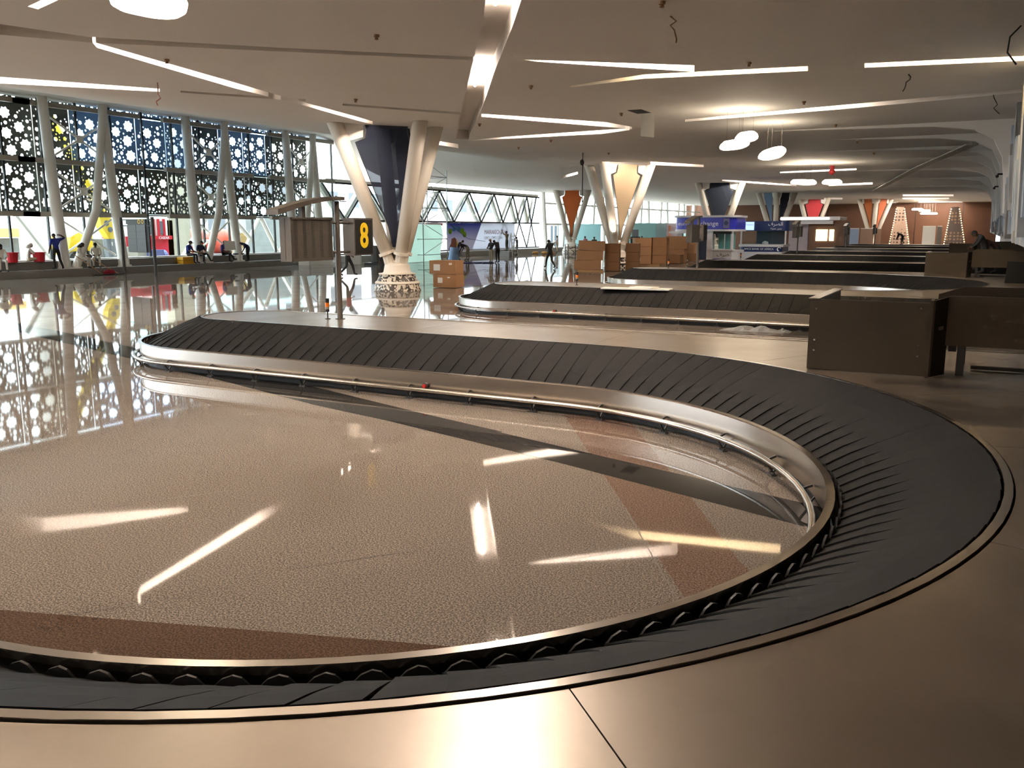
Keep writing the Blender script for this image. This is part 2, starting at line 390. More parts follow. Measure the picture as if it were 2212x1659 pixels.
rb = MB(); rb.b2((CX0, CY0, 9.9), (CX1, CY1, 10.1)); struct(rb.build('trim_1', M_PLASTER), 'roof deck above the plaster ceiling')

M_TUBE = glow('warm_light_tube', WARM, 55 * LAMP)
M_TUBEF = glow('distant_warm_tube', (1.0, .9, .8), 120 * LAMP)
M_TUBE2 = glow('golden_light_tube', WARMER, 48 * LAMP)
def lerp_path(pts, t):
    L = [(pts[i + 1] - pts[i]).length for i in range(len(pts) - 1)]; s = t * sum(L)
    for i, l in enumerate(L):
        if s <= l or i == len(L) - 1: return pts[i].lerp(pts[i + 1], min(1, s / l))
        s -= l
NEAR = ['short', 'long', 'slim', 'bright', 'angled']
def slot_label(k, c):
    u = c - CO; w = u.dot(CF)
    if w < 1: return None
    x, y = CXP + FPX * u.dot(CR) / w, CYP - FPX * u.dot(CU) / w
    return x, y
seen = 0
for si, (a, b, lit, hue) in enumerate(slots):
    if lit == 'trough':
        mid = [p.lerp(q, .45) for p, q in zip(a, b)]
        segs = [([on_ceil(1112, -150), on_ceil(1070, 50)], 0, 1), ([on_ceil(1036, 160), on_ceil(1026, 211)], 0, 1)]; zz = .36
    else:
        mid = [p.lerp(q, .10) for p, q in zip(a, b)]
        segs = [(mid, t0, t1) for t0, t1 in lit]; zz = .24
    for path, t0, t1 in segs:
        pts = [lerp_path(path, t0 + (t1 - t0) * i / 6) for i in range(7)]
        pts = [Vector((p.x, p.y, cz(p.x, p.y) + zz)) for p in pts]
        t = MB(); t.tube(pts, .038, 6); o = t.build('light_tube', M_TUBE2 if hue else M_TUBEF if 15 <= si <= 23 else M_TUBE)
        c = (pts[0] + pts[-1]) / 2; q = slot_label(si, c)
        if q is None or not (0 < q[0] < 2212 and 0 < q[1] < 1659): lab = 'light tube centred out of view, mostly added ones that brighten the hall'
        else:
            names = {0: 'far left edge above the star screen', 2: 'slanting slot left of the big column', 4: 'white-ended slot right of the broad trough', 5: 'broad trough running away overhead', 7: 'upper slot of the pair right of the trough foot', 8: 'lower slot of the pair right of the trough foot', 9: 'golden slot above the hanging disc lamps', 10: 'golden slot at the upper right corner', 11: 'long slot just above the hanging disc lamps', 12: 'slot right of the beige banner column', 13: 'slot over the beige banner', 14: 'short slot left of the beige banner column', 15: 'slot beyond the pair of hanging disc lamps', 16: 'slot right of the two distant disc lamps', 17: 'slot over the navy banner column', 18: 'nearer of two parallel slots before the timber wall', 19: 'farther of two parallel slots before the timber wall', 20: 'slot close above the right lattice cone', 21: 'short slot left of the left lattice cone', 22: 'short slot over the red banner', 23: 'short slot close above the left lattice cone', 24: 'slot at the upper left corner', 25: 'short slot right of the nearest splayed column'}
            lab = 'light tube in the ' + names.get(si, 'ceiling slot')
            if len(segs) > 1: lab += ', ' + ('nearer piece' if t0 < .3 else 'farther piece')
        tag(o, lab, 'ceiling light', 'ceiling light tubes')
# ================================================================== right wall with stripped panels and ribs
M_RWALL = pbr('bare_service_wall', (140, 134, 126), .8, var=.35, vscale=2.6, stretch=(1.5, 1.5, .22), dirt=(206, 210, 216))
M_BLUEBOARD = pbr('blue_grey_board', (136, 150, 168), .7, var=.3, vscale=3, stretch=(1, 1, .3), dirt=(196, 206, 218))
M_FARWALL = pbr('brown_timber_wall', (98, 60, 34), .6, var=.12, vscale=1.5, stretch=(.3, 1, 3))
w = MB(); w.b2((.85, 22, 2.0), (1.15, 151, 6.5)); w.b2((2.25, 22, 0), (2.5, 151, 2.0)); w.b2((1.15, 22, 1.95), (2.5, 151, 2.05)); w.b2((1.15, 21.7, 2.0), (2.3, 22, 6.5)); wall_right = struct(w.build('wall_right', M_RWALL), 'bare service wall under construction')
yy = 22.3; k = 0
while yy < 120:
    wd = R.uniform(.5, 1.9); z0 = R.uniform(2.0, 3.2); z1 = R.uniform(3.9, 6.1)
    b = MB(); th = R.uniform(.06, .22)
    b.add([(.85, yy, z0), (.85 - th, yy, z0), (.85 - th - .1, yy + .1, z1), (.85, yy, z1), (.85, yy + wd, z0), (.85 - th, yy + wd, z0), (.85 - th - .1, yy + wd, z1), (.85, yy + wd, z1)],
          [(0, 1, 2, 3), (4, 7, 6, 5), (1, 5, 6, 2), (3, 2, 6, 7), (0, 4, 5, 1)])
    b.build('wall_panel', (M_BLUEBOARD, M_RWALL, M_BLUEBOARD, M_CONC)[k % 4], wall_right); yy += wd + R.uniform(.05, .35); k += 1
# ceiling ribs that curve down into the wall
RIBS = [38.1, 43.0, 49.0, 56.0, 66.0, 78.0, 92.0]
for i, y in enumerate(RIBS):
    prof = [(-9.0 + 2.2 * (i % 2), 6.46), (-2.0, 6.30), (-.6, 6.12), (.05, 5.75), (.38, 5.1), (.5, 4.2), (.58, 3.0), (.81, 3.0), (.81, 6.47)]
    b = MB(); b.prism(prof, y, y + .45, lambda x, z, a: (x, a, z)); b.build('rib', M_PLASTER, ceiling)
for y in (40.5, 52.0):                                   # camera brackets on the wall
    t = MB(); t.b2((.3, y, 4.55), (.62, y + .12, 4.62)); t.cyl((.3, y - .1, 4.5), (.3, y + .2, 4.5), .06)
    tag(t.build('wall_camera', M_BLACK), ('nearer' if y < 45 else 'farther') + ' small dark camera bracket high on the right service wall', 'camera', 'cameras on the service wall')
# far wall
w = MB(); w.b2((-46, 150, 0), (1.7, 150.4, 6.6)); wall_far = struct(w.build('wall_far', M_FARWALL), 'brown timber end wall')
for i, x in enumerate((-29, -22.5, -16.0, -9.5, -3.0)):
    b = MB(); b.b2((x, 149.93, .2), (x + .05, 150, 6.3)); b.build('panel_joint', M_BLACK, wall_far)
M_DIM = pbr('darkened_wall', (96, 84, 72), .8)  # dark tone chosen so the steel at the right reflects little light
w = MB(); w.b2((-46, -21.2, 0), (2, -20.8, 9.2)); struct(w.build('wall_back', M_DIM), 'unseen wall behind the viewer, darkened to keep reflections low')
w = MB(); w.b2((2.05, -21, 0), (2.35, 22, 6.6)); struct(w.build('wall_side', M_DIM), 'unseen side wall, darkened to keep reflections low')

# ================================================================== glazed facade with the perforated star screen
FX = -43.0
win = thing('window_1', 'glazed facade with dark mullions and steel rails', 'window', (FX, 40, 0)); del win['category']; struct(win)
MULL = [26.94 + 2.075 * k for k in range(-5, 13)]
TRANS = [.84, 3.2, 5.9, 8.7]
M_MULL = pbr('black_mullion', (24, 26, 24), .5)
M_RAIL = pbr('grey_steel_rail', (168, 162, 150), .45)
for y in MULL:
    b = MB(); b.b2((FX - .06, y - .045, .8), (FX + .06, y + .045, 9.2)); b.build('mullion', M_MULL, win)
pm = {}
for k in range(len(MULL) - 1):
    for r in range(4):
        z0 = TRANS[r]; z1 = TRANS[r + 1] if r < 3 else 10.2
        h = round(z1 - z0, 2)
        blue = (r == 2 and 7 <= k <= 13) or (r == 3 and k >= 7)
        if (h, blue) not in pm:
            b = MB(); b.box((0, 0, 0), (.02, 1.98, h - .06)); pm[(h, blue)] = b.mesh('pane', M_SKYGLASS if blue else M_GLASS)
        put('pane', pm[(h, blue)], win, Matrix.Translation((FX, (MULL[k] + MULL[k + 1]) / 2, (z0 + z1) / 2)))
for z in TRANS[1:]:
    b = MB(); b.b2((FX - .05, MULL[0], z - .035), (FX + .05, MULL[-1], z + .035)); b.build('transom', M_MULL, win)
CLUST = [(28.9, 33.2), (37.9, 41.8), (46.4, 50.0)]
for y0, y1 in [(MULL[0], 27.6)] + [(c - .6, d + .9) for c, d in CLUST]:   # pale steel rails tying the columns to the glass
    for z in TRANS[1:]:
        b = MB(); b.b2((FX + .25, y0 - .9, z - .14), (FX + .5, y1 + .7, z + .10)); b.build('steel_rail', M_RAIL, win)
b = MB(); b.b2((FX - .2, MULL[0], .78), (FX + .2, MULL[-1], .86)); b.build('window_sill', M_WHITE, win)

def star(cx, cz_, r, n, rot): return [(cx + (r if i % 2 == 0 else r * .76) * cos(rot + pi * i / n), cz_ + (r if i % 2 == 0 else r * .76) * sin(rot + pi * i / n)) for i in range(2 * n)]
def disc(cx, cz_, r, n=9, rot=0): return [(cx + r * cos(rot + 2 * pi * i / n), cz_ + r * sin(rot + 2 * pi * i / n)) for i in range(n)]
def screen_mesh(w, h, seed, clear_top, mat):
    rr = random.Random(seed); pl = []; put_ = []
    def free(x, z, r, gap): return all(hypot(x - a, z - b) > r + q + gap for a, b, q in put_) and abs(x) < w / 2 - r * .6 - .03 and -h / 2 + r + .05 < z < h / 2 - r - .05 - clear_top * rr.random()
    for want, rmin, rmax, gap, tries in ((9, .29, .35, .12, 700), (11, .10, .13, .06, 900), (30, .045, .07, .035, 1500)):
        got = 0
        for _ in range(tries):
            if got >= want: break
            r = rr.uniform(rmin, rmax); x = rr.uniform(-w / 2, w / 2); z = -h / 2 + h * rr.random() ** 1.15
            if not free(x, z, r, gap): continue
            if abs(x) > w / 2 - r - .02: continue
            put_.append((x, z, r)); got += 1
            if rmin > .2: pl.append(star(x, z, r, 8, rr.random()))
            elif rmin > .1: pl.append(disc(x, z, r, 10))
            else: pl.append(disc(x, z, r, 5, rr.random() * 6))
    vc = [(-w / 2, -h / 2), (w / 2, -h / 2), (w / 2, h / 2), (-w / 2, h / 2)]; ed = [(0, 1), (1, 2), (2, 3), (3, 0)]
    for p in pl:
        b0 = len(vc); vc += p; ed += [(b0 + i, b0 + (i + 1) % len(p)) for i in range(len(p))]
    v, e, f, *_ = mgeo.delaunay_2d_cdt([Vector(q) for q in vc], ed, [], 0, 1e-5)
    n = len(v); mb = MB(); fs = []; own = {}
    for t in f:
        c = sum((v[i] for i in t), Vector((0, 0))) / 3
        if any(inside(c.x, c.y, p) for p in pl): continue
        fs.append(tuple(t)); fs.append(tuple(i + n for i in reversed(t)))
        for i in range(3):
            a, b = t[i], t[(i + 1) % 3]; own[(min(a, b), max(a, b))] = own.get((min(a, b), max(a, b)), 0) + 1
    fs += [(a, b, b + n, a + n) for (a, b), k in own.items() if k == 1]
    mb.add([(-.02, q.x, q.y) for q in v] + [(.02, q.x, q.y) for q in v], fs)
    return mb.mesh('screen_panel', mat)
SCR = {(r, s, q): screen_mesh(2.02, hh, 31 * r + s, ct, (M_SCREEN, M_SCREENB)[q]) for q in (0, 1) for r, hh, ct in ((0, 2.62, .5), (1, 2.72, .7), (2, 1.6, .3)) for s in range(5)}
for k in range(len(MULL) - 1):
    for r, zc in ((0, 4.58), (1, 7.32), (2, 9.55)):
        if k >= 16: continue
        put('screen_panel', SCR[(r, (k * 3 + r * 2) % 5, 1 if r > 0 and (k in (7, 8, 9, 10, 12, 13) or (r == 2 and k > 6)) else 0)], win, Matrix.Translation((FX - .55, (MULL[k] + MULL[k + 1]) / 2, zc)))

# concrete bench steps along the glass
bn = MB(); bn.b2((-43.1, 15, 0), (-41.6, 47.3, .38)); bench = struct(bn.build('trim_2', M_CONC), 'grey concrete step along the glazed facade')
bn = MB(); bn.b2((-43.1, 15, .38), (-42.35, 51.5, .79)); struct(bn.build('trim_3', M_CONC), 'grey concrete bench top along the glazed facade')
bn = MB(); bn.b2((-43.3, 51.6, 0), (-41.2, 100, .46)); struct(bn.build('trim_4', pbr('bench_stone', (150, 146, 140), .6, var=.08)), 'low stone kerb under the triangulated glass')

# ---- leaning tube clusters carrying the facade
def tube_cluster(y0, y1, label):
    t = thing('facade_column', label, 'column', (-42.2, (y0 + y1) / 2, .4), 0, 'white tube columns along the glass')
    top = 9.3
    m1 = MB(); m1.tube([(-42.3, y0 + .35, .4), (-42.3, y0 + .1, 4.5), (-42.3, y0 - .1, top)], [.30, .29, .24], 12); m1.build('tube', M_WHITE, t, True)
    m1 = MB(); m1.tube([(-42.2, y0 + .9, .4), (-42.2, y1 - 1.9, 3.4), (-42.2, y1 - .9, top)], [.22, .22, .2], 12); m1.build('tube', M_WHITE, t, True)
    m1 = MB(); m1.tube([(-42.3, y1 - .35, .4), (-42.3, y1 - .7, 4.5), (-42.3, y1 - 1.0, top)], [.28, .27, .22], 12); m1.build('tube', M_WHITE, t, True)
    m1 = MB(); m1.tube([(-42.75, y1 - .1, .8), (-42.75, y1 - .5, 5.0), (-42.75, y1 - .9, 7.2)], [.12, .12, .1], 8); m1.build('tube', M_WHITE, t, True)
    for zz in (1.0, 3.4, 6.1):
        m1 = MB(); m1.cyl((-42.6, y0 + .4, zz + 2.0), (-42.6, y1 - .6, zz), .055, n=6); m1.build('brace', M_WHITE, t)
        m1 = MB(); m1.cyl((-42.6, y0 + .4, zz), (-42.6, y1 - .6, zz + 2.0), .055, n=6); m1.build('brace', M_WHITE, t)
        m1 = MB(); m1.b2((-42.64, (y0 + y1) / 2 - .3, zz + .8), (-42.56, (y0 + y1) / 2 + .1, zz + 1.2)); m1.build('gusset_plate', M_WHITE, t)
    for yb in (y0 + .35, y0 + .9, y1 - .35):
        m1 = MB(); m1.cyl((-42.3, yb, .38), (-42.3, yb, .46), .4, n=14)
        for a in range(4): m1.box((-42.3 + .26 * cos(a * pi / 2), yb + .26 * sin(a * pi / 2), .62), (.2, .03, .36), a * pi / 2)
        m1.build('base_plate', M_WHITE, t)
    return t
tube_cluster(28.9, 33.2, 'white tube column cluster at the far left of the glass')
tube_cluster(37.9, 41.8, 'white tube column cluster in the middle of the star screen')
tube_cluster(46.4, 50.0, 'white tube column cluster left of the big splayed column')

# ---- triangulated glass beyond
GX = -43.3
tri = thing('window_2', 'triangulated glass facade beyond the big column', 'window', (GX, 80, 0)); del tri['category']; struct(tri)
TT = [v * .962 for v in (53.0, 58.6, 64.1, 69.6, 75.0, 80.0, 84.1, 87.4, 89.7)]
BB = [v * .962 for v in (55.8, 61.4, 66.9, 72.1, 77.3, 81.9, 85.6, 88.5)]
zt, zb = 5.86, 3.09
for i, y in enumerate(BB):
    for yt in (TT[i], TT[i + 1]):
        b = MB(); b.cyl((GX, yt, zt), (GX, y, zb), .085, n=6); b.build('diagonal_bar', M_MULL, tri)
        b = MB(); b.cyl((GX - .9, yt + .6, zt), (GX - .9, y + .6, zb), .26, n=8); b.build('diagonal_tube', M_WHITE, tri, True)
for i in range(5, len(BB)):
    for yt in (TT[i], TT[i + 1]):
        b = MB(); b.cyl((GX, BB[i], zb), (GX, yt, .5), .07, n=6); b.build('diagonal_bar', M_MULL, tri)
for z in (.5, zb, zt):
    b = MB(); b.b2((GX - .07, 51.6, z - .07), (GX + .07, 87, z + .07)); b.build('horizontal_bar', M_MULL, tri)
for i in range(len(TT) - 1):
    b = MB(); b.b2((GX - .1, TT[i], zb + .1), (GX - .08, TT[i + 1], zt - .1)); b.build('pane', M_GLASS, tri)
b = MB(); b.b2((GX - .3, 51.6, zt + .05), (GX - .1, 87, zt + .3)); b.build('top_rail', M_WHITE, tri)
# glazed continuation at the far left with white verticals
wf = thing('window_3', 'bright glazing with white posts beyond the triangulated glass', 'window', (-45, 110, 0)); del wf['category']; struct(wf)
for i in range(14):
    y = 88.5 + i * 4.3; b = MB(); b.cyl((-43.2, y, 0), (-43.2, y + (.8 if i % 2 else -.8), 6.5), .28, n=8); b.build('post', M_WHITE, wf, True)
    b = MB(); b.b2((-43.4, y, .2), (-43.37, y + 3.6, 6.4)); b.build('pane', M_GLASS, wf)
for z in (2.9, 5.2):
    b = MB(); b.b2((-43.3, 88, z), (-43.1, 149, z + .18)); b.build('rail', M_WHITE, wf)
# ================================================================== baggage carousels
# one unit is a U: two arms with belts around them, joined by a concave bay end. Local origin = centre of the bay end.
RB, ARM, TIPX, END = 3.96, 4.1, -7.35, 6.1
ZR, ZT, BW = .40, .79, 1.08
PER = 23.36
UNIT0 = (-4.8, 6.2)
def u_path(step=.22):
    """(x, y, tx, ty, kind) along the rail; the body lies on the right-hand side of travel"""
    P = []
    def line(x0, y0, x1, y1):
        n = max(2, int(hypot(x1 - x0, y1 - y0) / (step * 3))); l = hypot(x1 - x0, y1 - y0); t = ((x1 - x0) / l, (y1 - y0) / l)
        for i in range(n): P.append((x0 + (x1 - x0) * i / n, y0 + (y1 - y0) * i / n, *t))
    def arc(cx, cy, r, a0, a1):
        n = max(6, int(abs(a1 - a0) * r / step)); s = 1 if a1 > a0 else -1
        for i in range(n):
            a = a0 + (a1 - a0) * i / n; P.append((cx + r * cos(a), cy + r * sin(a), -sin(a) * s, cos(a) * s))
    h = ARM / 2; yo = RB + ARM
    line(END, -yo, TIPX, -yo); arc(TIPX, -(RB + h), h, -pi / 2, -3 * pi / 2); line(TIPX, -RB, 0, -RB)
    arc(0, 0, RB, -pi / 2, pi / 2)
    line(0, RB, TIPX, RB); arc(TIPX, RB + h, h, -pi / 2, -3 * pi / 2); line(TIPX, yo, END, yo)
    P.append((END, yo, 1, 0)); return P
UP = u_path()
def sweep(prof, closed=False, path=UP):
    """profile of (d inward from the rail, z)"""
    mb = MB(); n = len(prof)
    vs = [(x + ty * d, y - tx * d, z) for x, y, tx, ty in path for d, z in prof]
    fs = [(i * n + k, (i + 1) * n + k, (i + 1) * n + (k + 1) % n, i * n + (k + 1) % n) for i in range(len(path) - 1) for k in range(n if closed else n - 1)]
    if closed: fs += [tuple(range(n)), tuple(range((len(path) - 1) * n, len(path) * n))]
    return mb.add(vs, fs)
def zs(d):
    """belt surface height at inward distance d"""
    t = (d - .10) / (BW - .10); return .325 + (.80 - .325) * t + .025 * sin(pi * t)
def slat_mesh(hw, skew, gap=1.001, tilt=.003):
    ds = [.10, .19, .34, .55, .80, BW - .01]; mb = MB(); vs = []
    for d in ds:
        w = hw(d) * gap; k = skew * max(0, (d - .15) / .93) ** 1.4
        st = tilt if d > .36 else .015
        for x, dz in ((-w, .0), (w, st)):
            vs.append((x + k, d, zs(d) + dz))
    n = len(vs); vs += [(x, y, z - .012) for x, y, z in vs]
    fs = []
    for i in range(len(ds) - 1):
        a = 2 * i; fs += [(a, a + 1, a + 3, a + 2), (n + a + 2, n + a + 3, n + a + 1, n + a), (a + 1, n + a + 1, n + a + 3, a + 3), (a, a + 2, n + a + 2, n + a)]
    fs += [(0, n, n + 1, 1), (n - 2, n - 1, 2 * n - 1, 2 * n - 2)]
    mb.add(vs, fs); mb.m = 1
    w = hw(.1)                       # upturned lip with a rounded hump
    prof = [(-w * .95, .27), (w * .95, .27), (w * .95, .325), (w * .55, .365), (w * .05, .385), (-w * .35, .372), (-w * .7, .335), (-w * .95, .32)]
    mb.prism(prof, .085, .10, lambda x, z, a: (x, a, z))
    mb.m = 0
    return mb.mesh('belt_slat', [M_RUBBER, M_RUBBERLIP])
PITCH_S = .25
NC, NT = 60, 25
dC, dT = pi / NC, pi / NT
SL_S = slat_mesh(lambda d: PITCH_S / 2, 0)
SL_CS = [slat_mesh(lambda d: (RB + d) * dC / 2, .14 * sm((k + .5) / 12), 1.012, .0012) for k in range(13)]
SL_CG = [slat_mesh(lambda d: (RB + d) * dC / 2, .16 * sm((k + .5) / 12), .93) for k in range(13)]
SL_SG = slat_mesh(lambda d: PITCH_S / 2, 0, .93)
SL_T = slat_mesh(lambda d: max(.02, (ARM / 2 - d)) * dT / 2, .03)
def slat_places():
    """(mesh, x, y, angle of local x) for every slat; local x points against the travel"""
    out = []; h = ARM / 2; yo = RB + ARM
    n = int((END - TIPX) / PITCH_S)
    for i in range(n):
        x = END - (i + .5) * (END - TIPX) / n
        out.append((SL_S, x, -yo, 0)); out.append((SL_S, x, yo, pi))
    n = int(-TIPX / PITCH_S)
    for i in range(n):
        x = (i + .5) * TIPX / n
        out.append((SL_SG, x, -RB, pi)); out.append((SL_S, x, RB, 0))
    for i in range(NC):
        a = -pi / 2 + (i + .5) * dC; tx, ty = -sin(a), cos(a)
        out.append(((SL_CG if i < 13 else SL_CS)[min(12, i, NC - 1 - i)], RB * cos(a), RB * sin(a), atan2(-ty, -tx)))
    for s, c0 in ((-1, -(RB + h)), (1, RB + h)):
        for i in range(NT):
            a = -pi / 2 - (i + .5) * dT; tx, ty = sin(a), -cos(a)
            out.append((SL_T, TIPX + h * cos(a), c0 + h * sin(a), atan2(-ty, -tx)))
    return out
def bracket_mesh():
    b = MB(); b.tube([(0, -.105, .15), (0, -.07, .09), (0, -.02, .02)], .012, 6); b.bar((0, -.1, .15), (0, .0, .19), .02, .02)
    b.cyl((-.035, -.03, 0), (-.035, -.03, .03), .014, n=6); b.cyl((.035, -.03, 0), (.035, -.03, .03), .014, n=6); b.box((0, -.03, .006), (.12, .06, .012)); b.bar((0, -.03, .01), (0, .05, .12), .02, .015)
    return b.mesh('rail_bracket', M_DARKMETAL)
BRK = bracket_mesh()
FASC = sweep([(.05, .405), (.05, .36), (.042, .36), (.038, .385), (.028, .385), (.028, .10), (.012, .10), (.008, .385), (-.010, .39), (-.012, .405)], True).mesh('fascia', M_STEEL, True)
INNER = sweep([(.10, .26), (.06, .24), (.06, .03), (.10, .03)]).mesh('inner_skirt', M_BLACK)
KICK = sweep([(.05, .12), (.12, .115), (.12, 0)]).mesh('kick_plate', M_BLACK)
UND = sweep([(.06, .22), (BW + .03, .72)]).mesh('belt_bed', M_BLACK)
TRIM = sweep([(BW + .012, .74), (BW + .012, .800), (BW + .062, .800), (BW + .062, .75)]).mesh('edge_trim', M_STEEL, True)
UPF = u_path(.3)
BUMP = MB().tube([(x - ty * .105, y + tx * .105, .155) for x, y, tx, ty in UPF], .03, 8).mesh('bumper_tube', M_CHROME, 'all')
OFF = BW + .075
def top_panels():
    """stainless sheets of the raised top, cut along straight joints"""
    out = []; r = RB + OFF; yo = RB + ARM - OFF; ht = ARM / 2 - OFF; g = .004
    for s in (-1, 1):
        tip = [(TIPX + ht * cos(a), RB + ARM / 2 + ht * sin(a)) for a in [pi / 2 + pi * i / 14 for i in range(15)]]
        out.append([(x, y * s) for x, y in tip])
        xs = [TIPX, -3.2, -.0]
        for a, b in zip(xs, xs[1:]): out.append([(x, y * s) for x, y in ((a + g, r), (b - g, r), (b - g, yo), (a + g, yo))])
    cuts = [pi / 2, 1.08, .62, .22, -.24, -.78, -1.16, -pi / 2]
    def edge(a):
        c, s = cos(a), sin(a); t = []
        if abs(c) > 1e-6: t.append((END + .72) / c)
        if abs(s) > 1e-6: t.append(yo / abs(s))
        k = min(x for x in t if x > 0); return (k * c, k * s)
    cor = [math.atan2(yo, END + .72), -math.atan2(yo, END + .72)]
    for a0, a1 in zip(cuts, cuts[1:]):
        a0 -= .0006; a1 += .0006
        arc = [(r * cos(a0 + (a1 - a0) * i / 12), r * sin(a0 + (a1 - a0) * i / 12)) for i in range(13)]
        oth = [edge(a1)] + [edge(c) for c in reversed(cor) if a1 < c < a0] + [edge(a0)]
        out.append(arc + oth)
    return out
TOPM = []
for p in top_panels():
    b = MB(); b.prism(p, .745, .79); TOPM.append(b.mesh('top_sheet', M_STEELTOP))
BASE = MB()
for p in top_panels(): BASE.prism(p, .70, .744)
M_JOINT = pbr('joint_mastic', (40, 36, 32), .8)
BASEM = BASE.mesh('top_deck', M_JOINT)
STOP = MB(); STOP.cyl((0, .01, 0), (0, -.025, 0), .045, n=14); STOP.m = 1; STOP.cyl((0, -.025, 0), (0, -.055, 0), .028, n=12)
STOPM = STOP.mesh('stop_button', [M_DARKMETAL, pbr('stop_red', (176, 34, 22), .4)])
JOINED = None
def carousel(ux, uy, label, detail):
    global JOINED
    t = thing('baggage_carousel', label, 'carousel', (ux, uy, 0), 0, 'baggage carousels')
    for nm, me in (('fascia', FASC), ('inner_skirt', INNER), ('kick_plate', KICK), ('belt_bed', UND), ('edge_trim', TRIM), ('bumper_tube', BUMP), ('top_deck', BASEM)):
        put(nm, me, t, None, True)
    for me in TOPM: put('top_sheet', me, t, None, True)
    if detail:
        for me, x, y, a in slat_places(): put('belt_slat', me, t, Matrix.Translation((x, y, R.uniform(-.0008, .0008))) @ Matrix.Rotation(a, 4, 'Z'), True)
        s = 0; last = None                             # a bracket every metre
        for i in range(len(UP) - 1):
            x, y, tx, ty = UP[i]; x2, y2 = UP[i + 1][:2]; l = hypot(x2 - x, y2 - y)
            while s <= l:
                q = s / l; put('rail_bracket', BRK, t, Matrix.Translation((x + (x2 - x) * q, y + (y2 - y) * q, 0)) @ Matrix.Rotation(atan2(-ty, -tx), 4, 'Z'), True); s += 1.0
            s -= l
        put('stop_button', STOPM, t, Matrix.Translation((-2.05, RB - .0, .20)), True)
        put('stop_button', STOPM, t, Matrix.Translation((-5.4, -(RB + ARM) - .0, .20)), True)
    else:
        if JOINED is None:
            mb = MB()
            for me, x, y, a in slat_places():
                M = Matrix.Translation((x, y, 0)) @ Matrix.Rotation(a, 4, 'Z')
                mb.add([M @ v.co for v in me.vertices], [tuple(p.vertices) for p in me.polygons])
            JOINED = mb.mesh('belt_slats', M_RUBBER)
        o = put('belt_slats', JOINED, t, None, True); o['kind'] = 'stuff'
    return t
LABC = ['nearest baggage carousel curving round the foreground with a black slat belt', 'second baggage carousel, behind the one carrying the yellow 8 sign', 'third baggage carousel, level with the cardboard boxes and blue kiosk', 'fourth baggage carousel far down the hall before the brown lit kiosk', 'farthest baggage carousel near the timber end wall']
for k in range(5): carousel(UNIT0[0], UNIT0[1] + PER * k, LABC[k], k < 2)

# ================================================================== feed conveyors ending in a steel hood on each carousel
def feed(dy, label, parts=True):
    o = thing('feed_conveyor', label, 'conveyor', (-1.0, 10.9 + dy, .79), 0, 'feed conveyors')
    Z = 1.61
    def pb(name, p, q, m=M_STEELDARK): b = MB(); b.b2((p[0], p[1] + dy, p[2]), (q[0], q[1] + dy, q[2])); return b.build(name, m, o)
    f = pb('front_panel', (-1.70, 10.48, .80), (-.44, 10.51, Z))
    for x in (-1.63, -.53):
        for z in (1.02, 1.14, 1.55 if x > -1 else 1.5):
            b = MB(); b.cyl((x, 10.47 + dy, z), (x, 10.48 + dy, z), .012, n=8); b.build('rivet', M_CHROME, f)
    pb('side_panel', (-1.70, 10.51, .80), (-1.62, 12.36, Z))
    pb('side_panel_cap', (-1.72, 10.47, Z), (-1.60, 12.38, Z + .012), M_STEEL)
    pb('corner_post', (-.44, 10.44, .79), (-.41, 10.72, Z + .03))
    b = MB(); b.add([(-.41, 10.46 + dy, .80), (-.28, 10.74 + dy, .80), (-.28, 10.74 + dy, Z + .06), (-.41, 10.46 + dy, Z + .03), (-.39, 10.47 + dy, .80), (-.26, 10.75 + dy, .80), (-.26, 10.75 + dy, Z + .06), (-.39, 10.47 + dy, Z + .03)],
                    [(0, 1, 2, 3), (7, 6, 5, 4), (0, 4, 5, 1), (3, 2, 6, 7), (1, 5, 6, 2), (0, 3, 7, 4)]); b.build('flared_panel', M_STEELDARK, o)
    b = MB(); b.prism([(-.30, 1.13), (2.1, 1.13), (2.1, 1.68), (-.24, 1.68), (-.30, 1.66)], 10.72 + dy, 10.76 + dy, lambda x, z, a: (x, a, z)); b.build('conveyor_side', M_STEELDARK, o)
    b = MB(); b.prism([(-.42, 1.13), (2.1, 1.13), (2.1, 1.72), (-.14, 1.72), (-.42, 1.62)], 11.86 + dy, 11.90 + dy, lambda x, z, a: (x, a, z)); b.build('conveyor_side', M_STEELDARK, o)
    pb('conveyor_belt', (-.30, 10.76, 1.36), (2.1, 11.86, 1.40), M_RUBBER)
    pb('belt_underside', (-.05, 10.80, 1.14), (2.1, 11.82, 1.20), M_BLACK)
    b = MB(); b.prism([(-1.55, 1.02), (-.30, 1.36), (-.30, 1.32), (-1.55, .98)], 10.56 + dy, 11.84 + dy, lambda x, z, a: (x, a, z)); b.build('chute', M_STEELDARK, o)
    for x, y in ((-.12, 10.8), (-.12, 11.8), (1.3, 10.8)): pb('leg', (x - .03, y - .03, .79), (x + .05, y + .05, 1.14), M_DARKMETAL)
    pb('motor', (-.24, 10.76, 1.06), (-.16, 10.86, 1.13), M_BLACK)
    pb('cross_bar', (.0, 11.3, .80), (2.1, 11.36, .84), M_DARKMETAL)
    return o
feed(0, 'steel feed hood and raised conveyor behind the nearest carousel')
feed(PER - .3, 'steel feed hood and conveyor on the second carousel')
feed(2 * PER, 'steel feed hood and conveyor on the third carousel, farther off')

